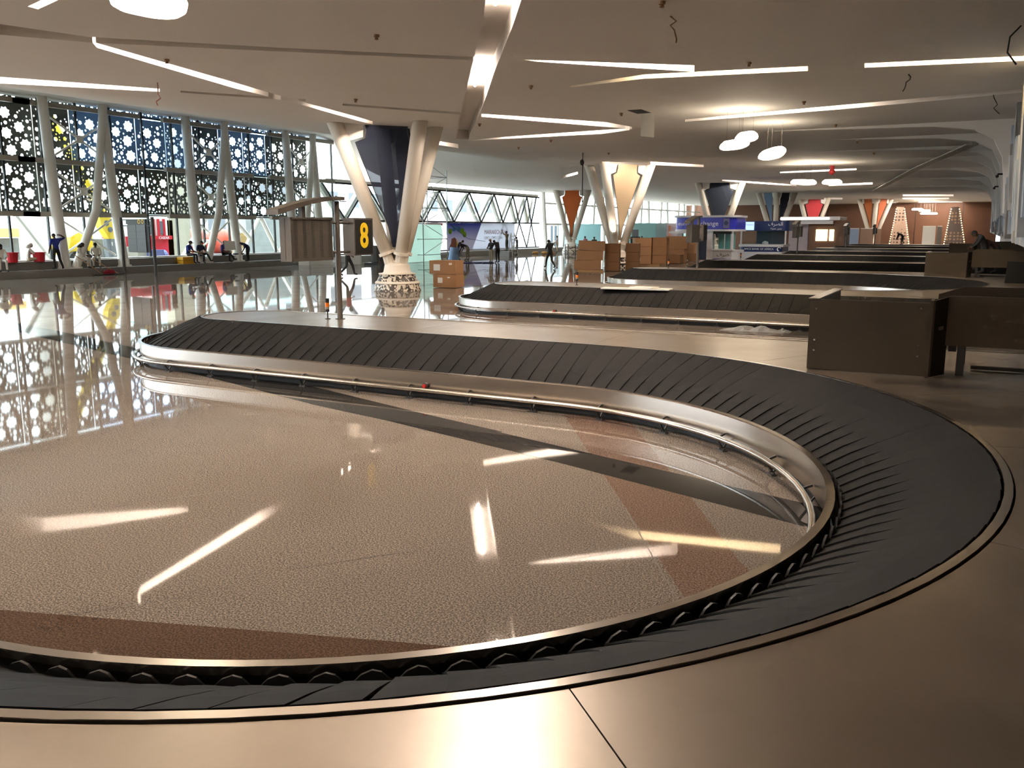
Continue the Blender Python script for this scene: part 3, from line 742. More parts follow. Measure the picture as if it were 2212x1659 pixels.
# crumpled film, a footboard and offcuts left on the carousels
def film(pos, w, d, h, label, seed):
    rr = random.Random(seed); n = 14; b = MB(); vs = []
    for i in range(n):
        for j in range(6):
            e = sin(pi * i / (n - 1)) * sin(pi * j / 5)
            vs.append((pos[0] + (i / (n - 1) - .5) * w, pos[1] + (j / 5 - .5) * d, pos[2] + .004 + h * e * rr.uniform(.1, 1)))
    b.add(vs, [(i * 6 + j, (i + 1) * 6 + j, (i + 1) * 6 + j + 1, i * 6 + j + 1) for i in range(n - 1) for j in range(5)])
    return tag(b.build('plastic_film', sheer('cloudy_film_' + str(seed), (225, 225, 222), .45, .25)), label, 'plastic sheet')
film((-4.7, 21.0, 0), 1.5, .5, .16, 'crumpled clear plastic film on the floor before the second carousel', 3)
film((-4.0, 21.15, 0), .35, .3, .1, 'small scrap of clear plastic film beside the larger one', 4)
c = on_z(1375, 625, .79)
b = MB(); b.box((c.x, c.y, .805), (1.9, .5, .03), .1); b.box((c.x + .2, c.y + .05, .84), (.7, .4, .04), -.2); tag(b.build('foam_boards', M_PAPER), 'thin white boards lying on top of the second carousel', 'board')

# ================================================================== stack-light beacons on the arms
def beacon(x, y, label):
    t = thing('stack_beacon', label, 'beacon', (x, y, .79), 0, 'signal beacons on the carousel tops')
    b = MB(); b.cyl((x, y, .79), (x, y, .80), .05, n=12); b.cyl((x, y, .80), (x, y, .92), .013, n=8); b.build('foot', M_BLACK, t)
    z = .92
    for nm, h, m in (('collar', .05, M_BLACK), ('lower_ring', .045, pbr('pale_ring', (150, 140, 126), .5) if 'pale_ring' not in MATS else MATS['pale_ring']), ('amber_lens', .075, MATS.get('amber_lens') or pbr('amber_lens', (236, 120, 20), .3)), ('cap', .075, M_BLACK)):
        b = MB(); b.cyl((x, y, z), (x, y, z + h), .038, n=14); b.build(nm, m, t, True); z += h
    return t
beacon(-10.44, 12.33, 'amber and black stack beacon beside the yellow 8 sign pole')
beacon(-10.42, 23.46, 'amber and black stack beacon on the second carousel')
beacon(-11.6, 35.6, 'stack beacon left of the second sign cabinet pole')
beacon(-11.4, 47.3, 'stack beacon on the third carousel before the bank kiosk')

# ================================================================== sign posts with vented cabinets
def text_mesh(s, size, depth=.004, bold=0):
    cu = bpy.data.curves.new('lettering', 'FONT'); cu.body = s; cu.size = size; cu.extrude = depth; cu.align_x = 'CENTER'; cu.align_y = 'CENTER'; cu.resolution_u = 4; cu.offset = bold
    o = bpy.data.objects.new('lettering', cu); COL.objects.link(o)
    dg = bpy.context.evaluated_depsgraph_get(); me = bpy.data.meshes.new_from_object(o.evaluated_get(dg))
    bpy.data.objects.remove(o); bpy.data.curves.remove(cu); return me
def lettering(s, size, M, mat, parent, name='lettering', sx=1, bold=0):
    me = text_mesh(s, size, .004, bold); me.materials.clear(); me.materials.append(mat)
    return put(name, me, parent, M @ Matrix.Diagonal((sx, 1, 1, 1)))
FACE_PX = Matrix(((0, 0, 1, 0), (1, 0, 0, 0), (0, 1, 0, 0), (0, 0, 0, 1)))     # text plane facing +X, reading along +Y
FACE_MY = Matrix(((1, 0, 0, 0), (0, 0, -1, 0), (0, 1, 0, 0), (0, 0, 0, 1)))    # facing -Y, reading along +X
def sign_post(x, y, label, number=None):
    t = thing('carousel_sign', label, 'sign', (x, y, .79), 0, 'carousel sign posts')
    b = MB(); b.cyl((x, y, .79), (x, y, 2.90), .05, n=14); b.cyl((x, y, .79), (x, y, .80), .09, n=14); b.build('pole', M_SIGNGREY, t, True)
    # arched arm reaching over the cabinet
    n = 12; up = []; lo = []
    for i in range(n + 1):
        q = i / n; yy = y - 1.62 + 1.70 * q; zz = 2.68 + .25 * sin(q * pi * .52)
        up.append((yy, zz + .045)); lo.append((yy, zz - .045 + .03 * q))
    b = MB(); b.prism(up + lo[::-1], x - .13, x + .13, lambda a, z, xx: (xx, a, z)); b.build('arched_arm', M_SIGNGREY, t)
    b = MB(); b.tube([(x, y - .12, 2.92), (x + .02, y - .02, 2.99), (x - .02, y + .06, 2.95), (x, y + .12, 2.90), (x, y + .28, 2.9)], .008, 5); b.build('loose_wire', M_DARKMETAL, t)
    b = MB(); b.b2((x - .04, y - .95, 2.60), (x + .04, y - .87, 2.82)); b.build('hanger', M_SIGNGREY, t)
    c0, c1 = y - 1.34, y - .28
    b = MB(); b.b2((x - .12, c0, 1.87), (x + .11, c1, 2.60)); cab = b.build('cabinet', M_SIGNGREY, t)
    b = MB()
    b.b2((x + .11, c0, 1.87), (x + .125, c0 + .03, 2.60)); b.b2((x + .11, c1 - .03, 1.87), (x + .125, c1, 2.60)); b.b2((x + .11, c0, 2.57), (x + .125, c1, 2.60)); b.b2((x + .11, c0, 1.87), (x + .125, c1, 1.90)); b.build('cabinet_frame', M_SIGNGREY, cab)
    b = MB(); b.b2((x - .02, c0 - .006, 1.88), (x + .0, c0, 2.59)); b.build('side_seam', M_SIGNDARK, cab)
    hm = MB()
    for i in range(5):
        for j in range(3):
            for k in range(24):
                yy = c0 + .10 + i * .215 + j * .028; zz = 1.93 + k * .0265
                hm.add([(x + .112, yy, zz), (x + .112, yy + .015, zz), (x + .112, yy + .015, zz + .014), (x + .112, yy, zz + .014)], [(0, 1, 2, 3)])
    o = hm.build('vent_holes', M_BLACK, cab); o['kind'] = 'stuff'
    n0, n1 = y + .32, y + .88
    b = MB(); b.b2((x - .13, n0, 1.93), (x + .13, n1, 2.61)); nb_ = b.build('number_box', M_SIGNGREY, t)
    b = MB(); b.b2((x + .13, n0 + .03, 1.96), (x + .136, n1 - .03, 2.58)); b.build('number_face', M_BLACK, nb_)
    if number:
        me = lettering(number, .62, Matrix.Translation((x + .139, (n0 + n1) / 2, 2.27)) @ FACE_PX, M_YELLOW, nb_, 'numeral', .80, .016)
    for z in (2.52, 2.0):
        b = MB(); b.cyl((x, c1 - .1, z), (x, n0 + .1, z), .022, n=10); b.build('cross_tube', M_SIGNGREY, t, True)
    return t
sign_post(-10.24, 12.44, 'taupe carousel sign post with a vented cabinet and yellow 8', '8')
sign_post(-10.6, 36.4, 'taupe sign post with cabinet, on the second carousel before the blue kiosk')
sign_post(-10.7, 59.6, 'dark sign post with cabinet, on the third carousel before the red banner')
sign_post(-10.7, 83.0, 'sign post with cabinet, on the fourth carousel near the orange banner')
sign_post(-10.7, 106.0, 'distant sign post standing on the farthest carousel')

# info totem on two posts in front of the glass
t = thing('information_board', 'dark grey board on two posts before the star screen', 'sign', (-39.8, 31.8, 0))
pa, pb_ = Vector((-41.2, 32.0, 0)), Vector((-38.3, 31.65, 0))
for p in (pa, pb_):
    b = MB(); b.cyl(p, p + Vector((0, 0, 3.05)), .085, n=10); b.build('post', M_DARKMETAL, t, True)
d = (pb_ - pa).normalized()
def brd(u0, u1, z0, z1, off, m, name, par=None):
    n = Vector((d.y, -d.x, 0)) ; b = MB(); p, q = pa + d * u0, pa + d * u1
    vs = [p + n * off, q + n * off, q + n * (off + .05), p + n * (off + .05)]
    b.add([v + Vector((0, 0, z)) for z in (z0, z1) for v in vs], [(3, 2, 1, 0), (4, 5, 6, 7), (0, 1, 5, 4), (1, 2, 6, 5), (2, 3, 7, 6), (3, 0, 4, 7)]); return b.build(name, m, par or t)
M_PANEL = pbr('slate_panel', (104, 106, 106), .5)
for i in range(4):
    for j in range(2): brd(.62 + j * .85, .62 + j * .85 + .82, 1.22 + i * .36, 1.22 + i * .36 + .352, 0, M_PANEL, 'board_panel')
brd(.6, 2.32, 1.2, 2.68, -.06, M_DARKMETAL, 'board_back')
hd = brd(.55, 2.35, 2.68, 2.95, 0, M_DARKMETAL, 'board_header')
brd(2.38, 2.60, 1.2, 2.95, -.03, M_BLACK, 'board_edge')
for uu in (1.78, 2.1):
    c = pa + d * uu + Vector((d.y, -d.x, 0)) * .056; b = MB()
    for k in range(16):
        a0, a1 = 2 * pi * k / 16, 2 * pi * (k + 1) / 16
        b.add([c + d * cos(a) * r_ + Vector((0, 0, 2.815 + sin(a) * r_)) for a, r_ in ((a0, .07), (a1, .07), (a1, .115), (a0, .115))], [(0, 1, 2, 3)])
    b.build('yellow_ring_icon', M_YELLOW, hd)
for z in (2.6, 2.92):
    b = MB(); b.cyl(pa + Vector((0, 0, z)), pb_ + Vector((0, 0, z)), .03, n=6); b.build('cross_tube', M_DARKMETAL, t)

# ================================================================== splayed columns with stretched banners
def banner_mat(name, rgb, alpha=.93): return sheer(name, rgb, alpha, .8)
M_NAVY = banner_mat('navy_mesh_banner', (36, 44, 66), .80)
M_ORANGE = backlit('orange_banner', (222, 142, 84), .45)
M_BEIGE = banner_mat('beige_banner', (202, 178, 144), .98)
M_DNAVY = banner_mat('dark_navy_banner', (40, 48, 62), .93)
M_RED = banner_mat('red_banner', (206, 64, 72), .98)
M_RUST = banner_mat('rust_banner', (190, 104, 66), .98)
def mosaic():
    m = bpy.data.materials.new('black_white_mosaic'); m.use_nodes = True; N, L = m.node_tree.nodes, m.node_tree.links; b = N['Principled BSDF']
    tc = N.new('ShaderNodeTexCoord'); nz = N.new('ShaderNodeTexNoise'); nz.inputs['Scale'].default_value = 5.5; nz.inputs['Detail'].default_value = 0; nz.inputs['Distortion'].default_value = 1.6
    cr = N.new('ShaderNodeValToRGB'); cr.color_ramp.interpolation = 'CONSTANT'; cr.color_ramp.elements[0].color = lin((52, 44, 36)); cr.color_ramp.elements[1].color = lin((214, 204, 186)); cr.color_ramp.elements[1].position = .5
    L.new(tc.outputs['Object'], nz.inputs['Vector']); L.new(nz.outputs['Fac'], cr.inputs[0]); L.new(cr.outputs[0], b.inputs['Base Color']); b.inputs['Roughness'].default_value = .35; return m
M_MOSAIC = mosaic()
M_COLW = pbr('cream_column_paint', (228, 218, 202), .45, var=.02)
def splayed(x, y, legs, banners, label, base=True):
    """legs: offsets of the tops (right, depth) as seen along the hall; banners: (i, j, material)"""
    t = thing('splayed_column', label, 'column', (x, y, 0), 0, 'splayed columns of the hall')
    rt = CR; dp = Vector((CF.x, CF.y, 0)).normalized(); top = cz(x, y) + .25
    O = Vector((x, y, 0)); tops = []; bots = []
    for u, w in legs:
        k = Vector(rt * u + dp * w); tp = O + k + Vector((0, 0, top)); bt = O + k * .17 + Vector((0, 0, 1.45)); tops.append(tp); bots.append(bt)
        b = MB(); b.tube([bt, bt.lerp(tp, .5), tp], [.25, .28, .30], 16); leg = b.build('leg', M_COLW, t, 'all')
        dr = (tp - bt).normalized(); b = MB(); b.cyl(bt - dr * .03, bt + dr * .08, .32, n=16); b.build('collar', M_COLW, leg)
        b = MB(); b.tube([O + k * .07 + Vector((0, 0, .72)), bt], [.26, .2], 10)
        for q in range(4):
            aa = q * pi / 2; off = Vector((cos(aa), sin(aa), 0)) * .17
            b.cyl(O + k * .07 + off + Vector((0, 0, .72)), bt + off, .06, .05, n=5)
        b.build('fin_foot', M_COLW, leg)
    if base:
        b = MB(); b.lathe([(.75, .64), (.75, .67), (.60, .69), (.55, .74), (.50, 1.0), (.36, 1.10)], (x, y, 0), 28); b.build('capital', M_COLW, t, True)
        b = MB(); b.lathe([(.96, .0), (.88, .28)], (x, y, 0), 32); b.build('mosaic_skirt', M_MOSAIC, t, True)
        b = MB(); b.lathe([(.90, .27), (.91, .30), (.86, .36), (.82, .37)], (x, y, 0), 32); b.build('ring_band', M_COLW, t, True)
        b = MB(); b.lathe([(.82, .37), (.70, .64)], (x, y, 0), 32); b.build('mosaic_skirt', M_MOSAIC, t, True)
    for i, j, m in banners:
        pi_, pj = tops[i], tops[j]; bi, bj = bots[i], bots[j]
        def P(u, v):                              # u across, v up
            a = bi.lerp(pi_, v); c = bj.lerp(pj, v); q = a.lerp(c, u); return q
        ins = lambda v: min(.40, .50 / max(.3, (bi.lerp(pi_, v) - bj.lerp(pj, v)).length))
        row = []
        for v in [.05, .2, .4, .6, .76, .82]: row.append((ins(v), v))
        sc = [(.26, .85), (.285, .90), (.29, .95)]
        L_ = row + sc; pts = [P(u, v) for u, v in L_] + [P(1 - u, v) for u, v in reversed(L_)]
        nrm = (pj - pi_).cross(pi_ - bi).normalized() * .012
        n = len(pts); b = MB(); k = len(L_)
        vs = [p + nrm for p in pts] + [p - nrm for p in pts]
        fs = [(q, q + 1, n - 2 - q, n - 1 - q) for q in range(k - 1)] + [(n + q, 2 * n - 1 - q, 2 * n - 2 - q, n + q + 1) for q in range(k - 1)]
        fs += [(q, n + q, n + (q + 1) % n, (q + 1) % n) for q in range(n)]
        b.add(vs, fs); bn_ = b.build('banner', m, t)
        b = MB(); b.tube([P(u, v) for u, v in L_], .02, 5); b.build('banner_cord', M_DARKMETAL, bn_)
        b = MB(); b.tube([P(1 - u, v) for u, v in L_], .02, 5); b.build('banner_cord', M_DARKMETAL, bn_)
        for sgn in (0, 1):                        # corner plates beside the scallops
            b = MB(); uu = [(ins(.83) * .6, .83), (.24, .86), (.27, .95), (ins(.95) * .5, .95)]
            b.add([P(abs(sgn - u), v) for u, v in uu], [(0, 1, 2, 3)]); b.build('corner_plate', M_WHITE, bn_)
    return t
splayed(-20.7, 28.8, [(-2.30, -.5), (1.18, -1.1), (1.62, 1.0), (-.7, 1.6)], [(0, 2, M_NAVY), (3, 2, M_NAVY)], 'nearest splayed cream column with a navy mesh banner and mosaic foot')
splayed(-20.7, 53.0, [(-1.95, .6), (-1.1, -1.1), (2.1, .2)], [(1, 2, M_BEIGE)], 'splayed column with the beige banner behind the cardboard boxes')
splayed(-20.7, 77.2, [(-2.0, .1), (1.95, -.2), (.9, 1.4)], [(0, 1, M_DNAVY), (0, 2, M_DNAVY)], 'splayed column with the dark navy banner above the blue kiosk')
splayed(-20.7, 101.4, [(-2.0, .5), (-.4, -1.2), (2.0, -.2)], [(1, 2, M_DNAVY), (0, 1, banner_mat('slate_blue_banner', (120, 146, 178), .95))], 'splayed column with slate blue and navy banners above the bank kiosk')
splayed(-20.7, 125.6, [(-2.0, -.2), (2.0, -.2), (.3, 1.4)], [(0, 1, M_RED)], 'splayed white column with the red banner')
splayed(-13.2, 128.0, [(-2.0, .6), (-.3, -1.2), (2.2, -.2)], [(1, 2, M_RUST), (0, 1, M_ORANGE)], 'splayed column with rust and orange banners left of the timber wall')
splayed(-38.4, 84.8, [(-1.75, 0), (1.85, -.2), (.2, 1.4)], [(0, 1, M_ORANGE)], 'splayed white column with the orange banner by the far glazing')
# spotlight washing the beige banner
c = on_y(1325, 506, 52.0); t = thing('uplight', 'small warm uplight at the foot of the beige banner', 'lamp', c)
b = MB(); b.cyl(c, c + Vector((0, 0, .16)), .10, .13, n=12); b.build('housing', M_COLW, t); b = MB(); b.cyl(c + Vector((0, 0, .16)), c + Vector((0, 0, .175)), .11, n=12); b.build('lens', glow('uplight_lens', WARM, 40 * LAMP), t)

# ================================================================== hanging disc lamps
M_DISC = glow('glowing_disc', (1.0, .86, .66), 3.6 * LAMP)
DISCS = []
def disc_lamp(u, v, w, rz, label, z=5.3, tilt=0, warm=False):
    p = on_z(u, v, z); t = thing('disc_lamp', label, 'lamp', p, 0, 'hanging disc lamps'); r = w / 2
    n = 28; prof = [(0, -.14), (.80, -.14), (.97, -.09), (1.0, -.03), (.93, .05), (.72, .14), (0, .15)]
    b = MB(); vs = []
    for q, zz in prof:
        for k in range(n):
            a = 2 * pi * k / n; rr_ = r * q * (1 + .10 * cos(3 * a + rz)); vs.append((p.x + rr_ * cos(a), p.y + rr_ * sin(a), p.z + zz + tilt * sin(a + rz) * q))
    fs = [(i * n + k, i * n + (k + 1) % n, (i + 1) * n + (k + 1) % n, (i + 1) * n + k) for i in range(len(prof) - 1) for k in range(n)]
    b.add(vs, fs); b.build('diffuser', M_DISC, t, 'all')
    for k in range(3):
        a = rz + k * 2.1; x, y = p.x + r * .6 * cos(a), p.y + r * .6 * sin(a)
        b = MB(); b.cyl((x, y, p.z + .12), (x, y, cz(x, y)), .006, n=4); b.build('wire', M_CHROME, t)
disc_lamp(330, 2, .98, .4, 'large glowing disc lamp cut by the top edge of the picture', 5.45)
disc_lamp(1611, 296, .78, .2, 'upper glowing disc lamp of the nearest hanging cluster', 5.55, .12)
disc_lamp(1588, 312, .98, 1.4, 'lower glowing disc lamp of the nearest hanging cluster', 5.3, .06)
disc_lamp(1670, 331, 1.02, 2.0, 'tilted glowing disc lamp right of the nearest hanging cluster', 5.3, .13)
disc_lamp(1726, 393, 1.05, .3, 'left disc lamp of the distant overlapping pair', 5.35)
disc_lamp(1744, 394, 1.05, 1.3, 'right disc lamp of the distant overlapping pair', 5.2)
disc_lamp(1797, 393, 1.15, .9, 'single distant disc lamp right of the overlapping pair', 5.3)
disc_lamp(1997, 455, 1.5, .9, 'upper disc lamp of the cluster before the timber wall', 5.0)
disc_lamp(1999, 461, 1.5, .1, 'lower disc lamp of the cluster before the timber wall', 4.7)
disc_lamp(2014, 461, 1.3, .5, 'right disc lamp of the cluster before the timber wall', 4.7)
disc_lamp(1981, 452, 1.4, .5, 'left dim disc lamp of the cluster before the timber wall', 5.1)
for x, y in ((-6.5, 2.5), (-11, -8), (-17.5, 3), (-27, -6), (-30, 9)):  # unseen extra lamps added to light the hall more evenly
    p = Vector((x, y, 5.45)); n0 = len(COL.objects)
    t = thing('disc_lamp', 'extra disc lamp added out of view to light the hall', 'lamp', p, 0, 'added disc lamps out of view')
    b = MB(); b.lathe([(.0, -.14), (.50, -.14), (.62, -.06), (.6, .04), (.4, .14), (0, .15)], p, 24); b.build('diffuser', M_DISC, t, 'all')
    b = MB(); b.cyl((x, y, 5.58), (x, y, cz(x, y)), .006, n=4); b.build('wire', M_CHROME, t)

# ================================================================== little things on the ceiling
SPR = ['between the big top-left lamp and the broad trough', 'beside the slanting left slot', 'left of the nearest splayed column top', 'right of the lower end of the broad trough', 'just above the golden slot over the disc lamps', 'right of the nearest disc lamp cluster glow', 'at the foot of the broad trough', 'below the pair of slots that meet in a point', 'left of the open ceiling hatch', 'at the top edge right of the broad trough', 'below the long slot right of the disc lamps', 'second below the long slot right of the disc lamps', 'between the two groups of disc lamps, upper', 'between the two groups of disc lamps, lower', 'above the beige banner column', 'left of the thin hanging rod']
M_TINB = pbr('brown_fitting', (150, 112, 72), .5)
for k, (u, v) in enumerate(((813, 75), (360, 128), (768, 214), (1147, 185), (1618, 135), (1737, 219), (1036, 267), (1190, 302), (1342, 244), (1430, 3), (1805, 269), (1842, 276), (1852, 305), (1888, 330), (1315, 330), (1120, 318))):
    p = on_ceil(u, v); b = MB(); b.cyl(p + Vector((0, 0, .01)), p - Vector((0, 0, .05)), .07, .06, n=10); b.cyl(p - Vector((0, 0, .05)), p - Vector((0, 0, .10)), .03, .045, n=8)
    tag(b.build('sprinkler', M_TINB), 'small brown sprinkler rose ' + SPR[k], 'sprinkler', 'ceiling sprinklers')
def dangling(u, v, l, label, seed, m=M_DARKMETAL):
    rr = random.Random(seed); p = on_ceil(u, v); pts = [p]
    for i in range(6): pts.append(pts[-1] + Vector((rr.uniform(-.1, .1), rr.uniform(-.1, .1), -l / 6)))
    b = MB(); b.tube(pts, .016, 5); return tag(b.build('hanging_wire', m), label, 'wire', 'loose ceiling wires')
dangling(340, 178, .62, 'reddish wire bundle hanging at the left ceiling slot', 1, pbr('copper_wire', (150, 78, 46), .5))
dangling(1448, 35, .5, 'brown wire end hanging from the upper ceiling', 2, M_TINB)
dangling(2146, 205, .55, 'short dark wire hanging at the right ceiling', 5)
dangling(1962, 160, .4, 'looped dark wire below the golden slot', 6)
dangling(2155, 262, .4, 'dark wire hanging near the service wall', 7)
p = on_ceil(2206, 55); b = MB(); b.tube([p + Vector((.0, 0, 0)), p + Vector((-.18, 0, -.2)), p + Vector((-.2, 0, -.5)), p + Vector((-.02, 0, -.75))], .018, 6); tag(b.build('cable_loop', M_BLACK), 'black cable loop at the upper right edge', 'cable')
p = on_ceil(1259, 330); b = MB(); b.cyl(p, p - Vector((0, 0, 2.6)), .03, n=6); b.ball(p - Vector((.04, 0, .5)), .13, 8, (1, 1, 1.3)); tag(b.build('hanging_rod', M_DARKMETAL), 'thin black rod hanging left of the beige banner column', 'rod')
p = on_ceil(1798, 358); b = MB(); b.cyl(p, p - Vector((0, 0, .25)), .14, n=10); b.ball(p - Vector((0, 0, .38)), .2, 10); tag(b.build('alarm_bell', pbr('alarm_red', (190, 40, 44), .5)), 'red alarm fitting on the ceiling right of the disc lamps', 'alarm')
# open access hatch
h0, h1, h2 = on_ceil(1355, 238), on_ceil(1383, 240), on_ceil(1385, 245); t = thing('ceiling_hatch', 'open white access hatch hanging from the ceiling', 'hatch', h1)
b = MB(); b.b2((h0.x, h0.y, h0.z - .012), (h1.x + .2, h1.y + .55, h1.z - .004)); b.build('opening', M_BLACK, t)
b = MB(); b.add([h2 + Vector((0, 0, 0)), h2 + Vector((.42, .22, 0)), h2 + Vector((.42, .22, -.82)), h2 + Vector((0, 0, -.78))] + [h2 + Vector((-.01, .03, 0)), h2 + Vector((.41, .25, 0)), h2 + Vector((.41, .25, -.82)), h2 + Vector((-.01, .03, -.78))], [(0, 1, 2, 3), (7, 6, 5, 4), (0, 4, 5, 1), (1, 5, 6, 2), (2, 6, 7, 3), (3, 7, 4, 0)]); b.build('hatch_door', M_WHITE, t)
# diagonal cable tray under the far right ceiling
pts = [on_z(2100, 312, 6.2), on_z(1980, 364, 6.2), on_z(1890, 412, 6.2)]
t = thing('cable_tray', 'pale cable tray running diagonally under the right ceiling', 'cable tray', pts[0])
for a, c in zip(pts, pts[1:]):
    b = MB(); b.bar(a, c, .5, .05); b.build('tray', M_RAIL, t)
for k in range(9):
    q = pts[0].lerp(pts[2], k / 8); b = MB(); b.cyl(q, Vector((q.x, q.y, 6.5)), .03, n=5); b.build('hanger', M_RAIL, t)
# ================================================================== cardboard boxes
def carton(x, y, z, w, d, h, rz, label, m=M_CARD, notes=(), flap=False, lean=0):
    t = thing('cardboard_box', label, 'box', (x, y, z), rz, 'cardboard boxes')
    M = Matrix.Translation((x, y, z)) @ Matrix.Rotation(rz, 4, 'Z') @ Matrix.Rotation(lean, 4, 'Y')
    def lb(name, p, q, mm):
        b = MB(); b.b2(p, q); me = b.mesh(name, mm); me.transform(M); return put(name, me, t)
    lb('carton_body', (-w / 2, -d / 2, 0), (w / 2, d / 2, h), m)
    lb('tape_strip', (-w / 2 - .002, -.03, h - .001), (w / 2 + .002, .03, h + .002), M_CARD2)
    lb('flap_seam', (-w / 2 - .003, -d / 2 - .003, h - .025), (w / 2 + .003, d / 2 + .003, h - .018), M_CARD2)
    for sx, sz, sw, sh in notes: lb('paper_label', (sx - sw / 2, -d / 2 - .005, sz - sh / 2), (sx + sw / 2, -d / 2, sz + sh / 2), M_PAPER)
    if flap:
        b = MB(); b.add([(-w / 2, d / 2, h), (w / 2, d / 2, h), (w / 2 + .1, d / 2 + .22, h + .4), (-w / 2 + .1, d / 2 + .22, h + .4)], [(0, 1, 2, 3)])
        b.add([(v[0], v[1] + .012, v[2]) for v in b.v[:4]], [(3, 2, 1, 0)]); me = b.mesh('open_flap', M_CARD2); me.transform(M); put('open_flap', me, t)
    return t
def pallet(x, y, w, d, rz, label):
    t = thing('pallet', label, 'pallet', (x, y, 0), rz, 'wooden pallets'); M = Matrix.Translation((x, y, 0)) @ Matrix.Rotation(rz, 4, 'Z')
    for k in range(3):
        b = MB(); b.b2((-w / 2, -d / 2 + k * (d - .1) / 2, 0), (w / 2, -d / 2 + k * (d - .1) / 2 + .1, .10)); me = b.mesh('bearer', M_WOOD); me.transform(M); put('bearer', me, t)
    for k in range(6):
        b = MB(); b.b2((-w / 2 + k * (w - .1) / 5, -d / 2, .10), (-w / 2 + k * (w - .1) / 5 + .1, d / 2, .12)); me = b.mesh('deck_board', M_WOOD); me.transform(M); put('deck_board', me, t)
O3 = ('bottom', 'middle', 'top')
ra = .42
pallet(-20.0, 46.9, 1.5, 1.2, ra, 'pallet under the leaning stack of three wide boxes')
for k in range(3):
    carton(-20.15 + .10 * k, 46.85 + .05 * k, .12 + k * .55, 1.55 - .03 * k, 1.05, .54, ra + .02 * k, O3[k] + ' wide box of the leaning three-box stack', lean=.02 * k)
for k in range(3):
    carton(-19.1, 48.15, .02 + k * .53, .85, .9, .52, .3, O3[k] + ' box of the stack just behind the leaning one', M_CARD2)
    carton(-18.2, 49.1, .02 + k * .53, .8, .9, .52, .3, O3[k] + ' box of the right-hand stack beside the sign column foot', M_CARD2)
# group in front of the beige banner column
q = on_z(1392, 574, 0); qx, qy = q.x, q.y
pallet(qx + .1, qy + .45, 1.6, 1.2, .3, 'pallet under the labelled three-box stack')
for k in range(3):
    carton(qx - .25, qy + .1, .12 + k * .58, 1.1, 1.0, .57, .55, O3[k] + ' box of the labelled stack by the dark rack', notes=((-.3, .3, .22, .26),) if k == 0 else ())
    carton(qx + .69, qy + .68, .12 + k * .58, .95, .9, .57, .55, O3[k] + ' box of the stack right of the labelled one', M_CARD2)
q = on_z(1421, 571, 0)
carton(q.x, q.y + .4, .1, 1.05, .9, 1.25, .1, 'tall plain box in the middle of the box group', M_CARD)
carton(q.x, q.y + .4, 1.36, 1.05, .9, .5, .1, 'box on top of the tall plain one', M_CARD2)
pallet(q.x, q.y + .4, 1.1, .9, .1, 'pallet under the tall plain box')
q = on_z(1450, 569, 0)
carton(q.x, q.y, .02, 1.5, 1.0, .62, .05, 'low box with a torn white label on the floor', M_CARD2, notes=((-.35, .3, .18, .34),))
carton(q.x + .1, q.y + .9, .02, 1.3, .8, 1.0, .05, 'upright box behind the torn label one', M_CARD)
carton(q.x + .15, q.y + .9, 1.03, 1.6, .8, .9, .05, 'large box on top at the back of the group', M_CARD)
q = on_z(1478, 566, 0)
carton(q.x - .1, q.y + .2, .65, 1.75, .9, .68, .08, 'open box with a raised flap, right of the group', M_CARD, flap=True)
carton(q.x + .45, q.y + .2, .02, 1.0, .9, .62, .08, 'box with small marks under the open one', M_CARD2, notes=((-.2, .12, .16, .08),))
# by the nearest splayed column
carton(-19.65, 31.0, .02, 1.05, .8, .55, .1, 'lower box beside the mosaic column foot', M_CARD, notes=((-.2, .3, .22, .22), (.2, .42, .12, .06)))
carton(-19.75, 31.0, .58, 1.2, .8, .55, .1, 'upper box beside the mosaic column foot', M_CARD, notes=((-.25, .27, .30, .26), (.38, .42, .14, .08)))
# dark wire rack with a plank on top
q = on_z(1366, 571, 0); t = thing('storage_rack', 'dark metal rack left of the labelled box stack', 'rack', (q.x, q.y, 0))
for a, c in ((-.45, -.3), (.45, -.3), (-.45, .3), (.45, .3)):
    b = MB(); b.b2((q.x + a - .04, q.y + c - .04, 0), (q.x + a + .04, q.y + c + .04, 1.75)); b.build('upright', M_DARKMETAL, t)
for z in (.12, .7, 1.25):
    b = MB(); b.b2((q.x - .48, q.y - .33, z), (q.x + .48, q.y + .33, z + .05)); b.build('shelf', pbr('rack_wood_%d' % int(z * 100), (84, 58, 40), .8), t)
b = MB(); b.box((q.x + .45, q.y, 1.80), (1.9, .7, .06), .06); tag(b.build('plank', M_CARD2), 'brown plank laid across the dark rack', 'plank')
# blue chair frame by the kiosk
q = on_z(1505, 563, 0); t = thing('folding_chair', 'chair with a blue seat beside the open box', 'chair', (q.x, q.y, 0))
b = MB(); b.box((q.x, q.y, .55), (.5, .5, .12), .3); b.build('seat', pbr('chair_blue', (44, 62, 176), .5), t)
for a, c in ((-.2, -.2), (.2, -.2), (-.2, .2), (.2, .2)):
    b = MB(); b.cyl((q.x + a, q.y + c, 0), (q.x + a, q.y + c, .52), .03, n=6); b.build('leg', M_BLACK, t)
for a in (-.2, .2):
    b = MB(); b.tube([(q.x + a - .1, q.y + .22, .55), (q.x + a + .1, q.y + .3, 1.25), (q.x + a + .3, q.y + .3, 1.3)], .02, 5); b.build('back_frame', M_DARKMETAL, t)

